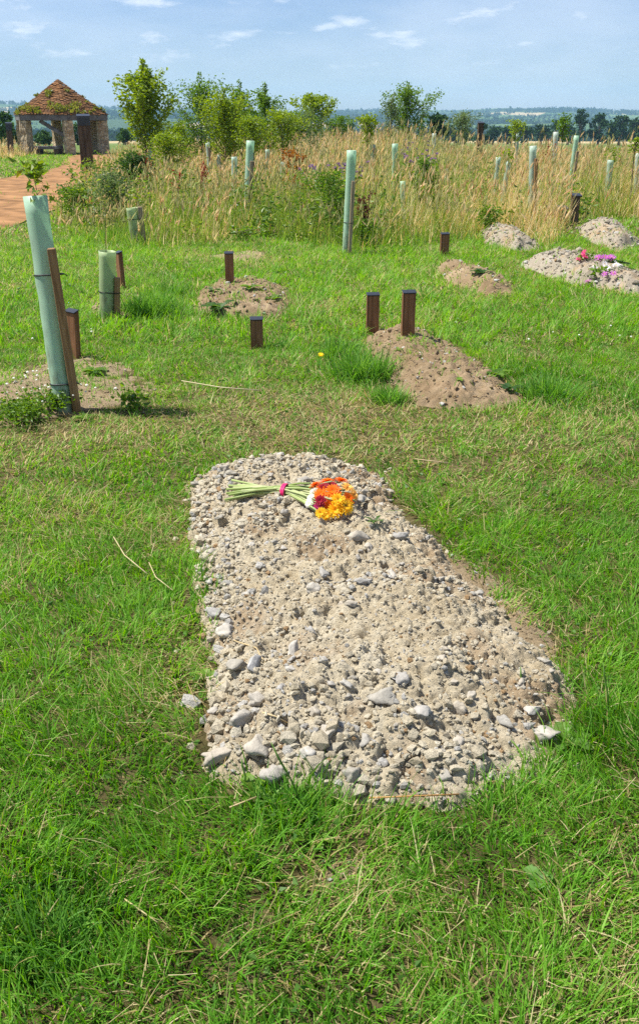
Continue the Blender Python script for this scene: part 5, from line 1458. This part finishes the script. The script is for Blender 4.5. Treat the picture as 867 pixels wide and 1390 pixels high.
HG = [(.018, .045, .014), (.03, .07, .02), (.05, .10, .028)]
tree(790, 148, 24, 245, HG, 'tallest dark tree in the hedgerow beyond the field at right', 1)
tree(815, 153, 30, 245, HG, 'broad dark tree just right of the tallest hedgerow tree', 2)
tree(843, 158, 30, 250, HG, 'rounded dark tree near the right edge of the hedgerow', 3)
tree(866, 160, 30, 255, HG, 'dark hedgerow tree cut by the right edge', 4)
tree(594, 156, 34, 70, HG, 'round dark green tree behind the birch sapling', 5, 900, 'trees behind the meadow')
tree(655, 166, 24, 160, HG, 'small dark tree behind the dark upright post', 6, 600, 'trees behind the meadow')
k = 10
for px, yt, w in ((610, 172, 30), (632, 174, 26), (670, 172, 30), (690, 173, 30), (712, 168, 28), (735, 170, 30), (755, 163, 24), (772, 168, 26), (828, 166, 26), (880, 164, 30), (905, 162, 34), (575, 172, 26), (550, 174, 26), (524, 174, 26), (498, 174, 26), (470, 172, 26)):
    k += 1; tree(px, yt, w, 238 + (k * 37) % 26, HG, 'plain rounded dark tree in the hedgerow beyond the far field', k, 420)
for px, yt, w, Y in ((86, 170, 26, 90), (104, 168, 26, 100), (130, 172, 24, 95), (8, 150, 40, 62), (-14, 150, 40, 64), (168, 176, 26, 90), (60, 178, 30, 90), (215, 176, 26, 120), (236, 172, 24, 130), (450, 166, 22, 150), (475, 168, 20, 160)):
    k += 1; tree(px, yt, w, Y, [(.03, .07, .02), (.055, .11, .025), (.08, .15, .035)], {86: 'round tree seen between the shelter pillars, left one', 104: 'round tree seen between the shelter pillars, right one', 130: 'dark tree behind the right pillar of the shelter',
        8: 'light green tree left of the shelter roof', -14: 'light green tree cut by the left edge'}.get(px, 'low rounded tree far behind the meadow saplings'), k, 600, 'trees behind the meadow')

def far_woods():
    rng = np.random.default_rng(300); P = []; Z = []
    for i in range(420):
        az = rng.uniform(-.62, .62); r = 650 * (3300 / 650) ** rng.random()
        c = np.array([r * math.sin(az), r * math.cos(az)]); a = rng.normal(0, .35) if rng.random() < .75 else rng.uniform(0, 3.14); L = rng.uniform(60, 260)
        m = int(L / 9)
        s = np.linspace(-.5, .5, m) * L; w = rng.normal(0, 2.5, m)
        q = c + np.stack([np.cos(a) * s - np.sin(a) * w, np.sin(a) * s + np.cos(a) * w], -1); P.append(q); Z.append(rng.uniform(3, 9, m) * rng.choice([.6, 1, 1.2]))
    for i in range(26):
        az = rng.uniform(-.62, .62); r = rng.uniform(1500, 3450); m = 70
        P.append(np.array([r * math.sin(az), r * math.cos(az)]) + rng.normal(0, 1, (m, 2)) * [110, 50]); Z.append(rng.uniform(8, 14, m))
    P = np.concatenate(P); H = np.concatenate(Z); z = gz(P[:, 0], P[:, 1]); n = len(P); K = 24
    d = rng.normal(size=(n, K, 3)); d /= np.linalg.norm(d, axis=2)[..., None]; d[..., 2] = np.abs(d[..., 2]) * 1.0
    L = np.column_stack([P, z])[:, None, :] + d * (H * .62)[:, None, None] * rng.uniform(.5, 1, (n, K, 1)) * np.array([1, 1, 1.3]) ; L = L.reshape(-1, 3)
    V, T, C = leaves(L, rng.normal(size=(n * K, 3)), np.repeat(H, K) * .36 * rng.uniform(.7, 1.3, n * K), np.full(n * K, .9), mixcol(HG, rng.random(n * K)), rng)
    mb = MB(); mb.add(V, None, T, C)
    tag(link('distant_woodland', mb.mesh('distant_woodland'), M_FAR), 'far-off hedges and woods across the blue hills on the horizon', 'woodland', kind='stuff')
far_woods()

# ------------------------------------------------------------------ air
def build_haze():
    mb = MB(); mb.box((0, 0, 0), (8200, 8200, 170)); o = link('haze', mb.mesh('haze'), None, None, (0, 0, 30)); tag(o, kind='stuff')
    m = bpy.data.materials.new('haze'); m.use_nodes = True; nt = m.node_tree
    nt.nodes.remove(nt.nodes['Principled BSDF'])
    v = N(nt, 'ShaderNodeVolumePrincipled'); v.inputs['Color'].default_value = (.42, .70, 1, 1); v.inputs['Density'].default_value = .00021; v.inputs['Anisotropy'].default_value = 0
    nt.links.new(v.outputs[0], nt.nodes['Material Output'].inputs['Volume'])
    o.data.materials.append(m)
HAZE = True
if HAZE: build_haze()
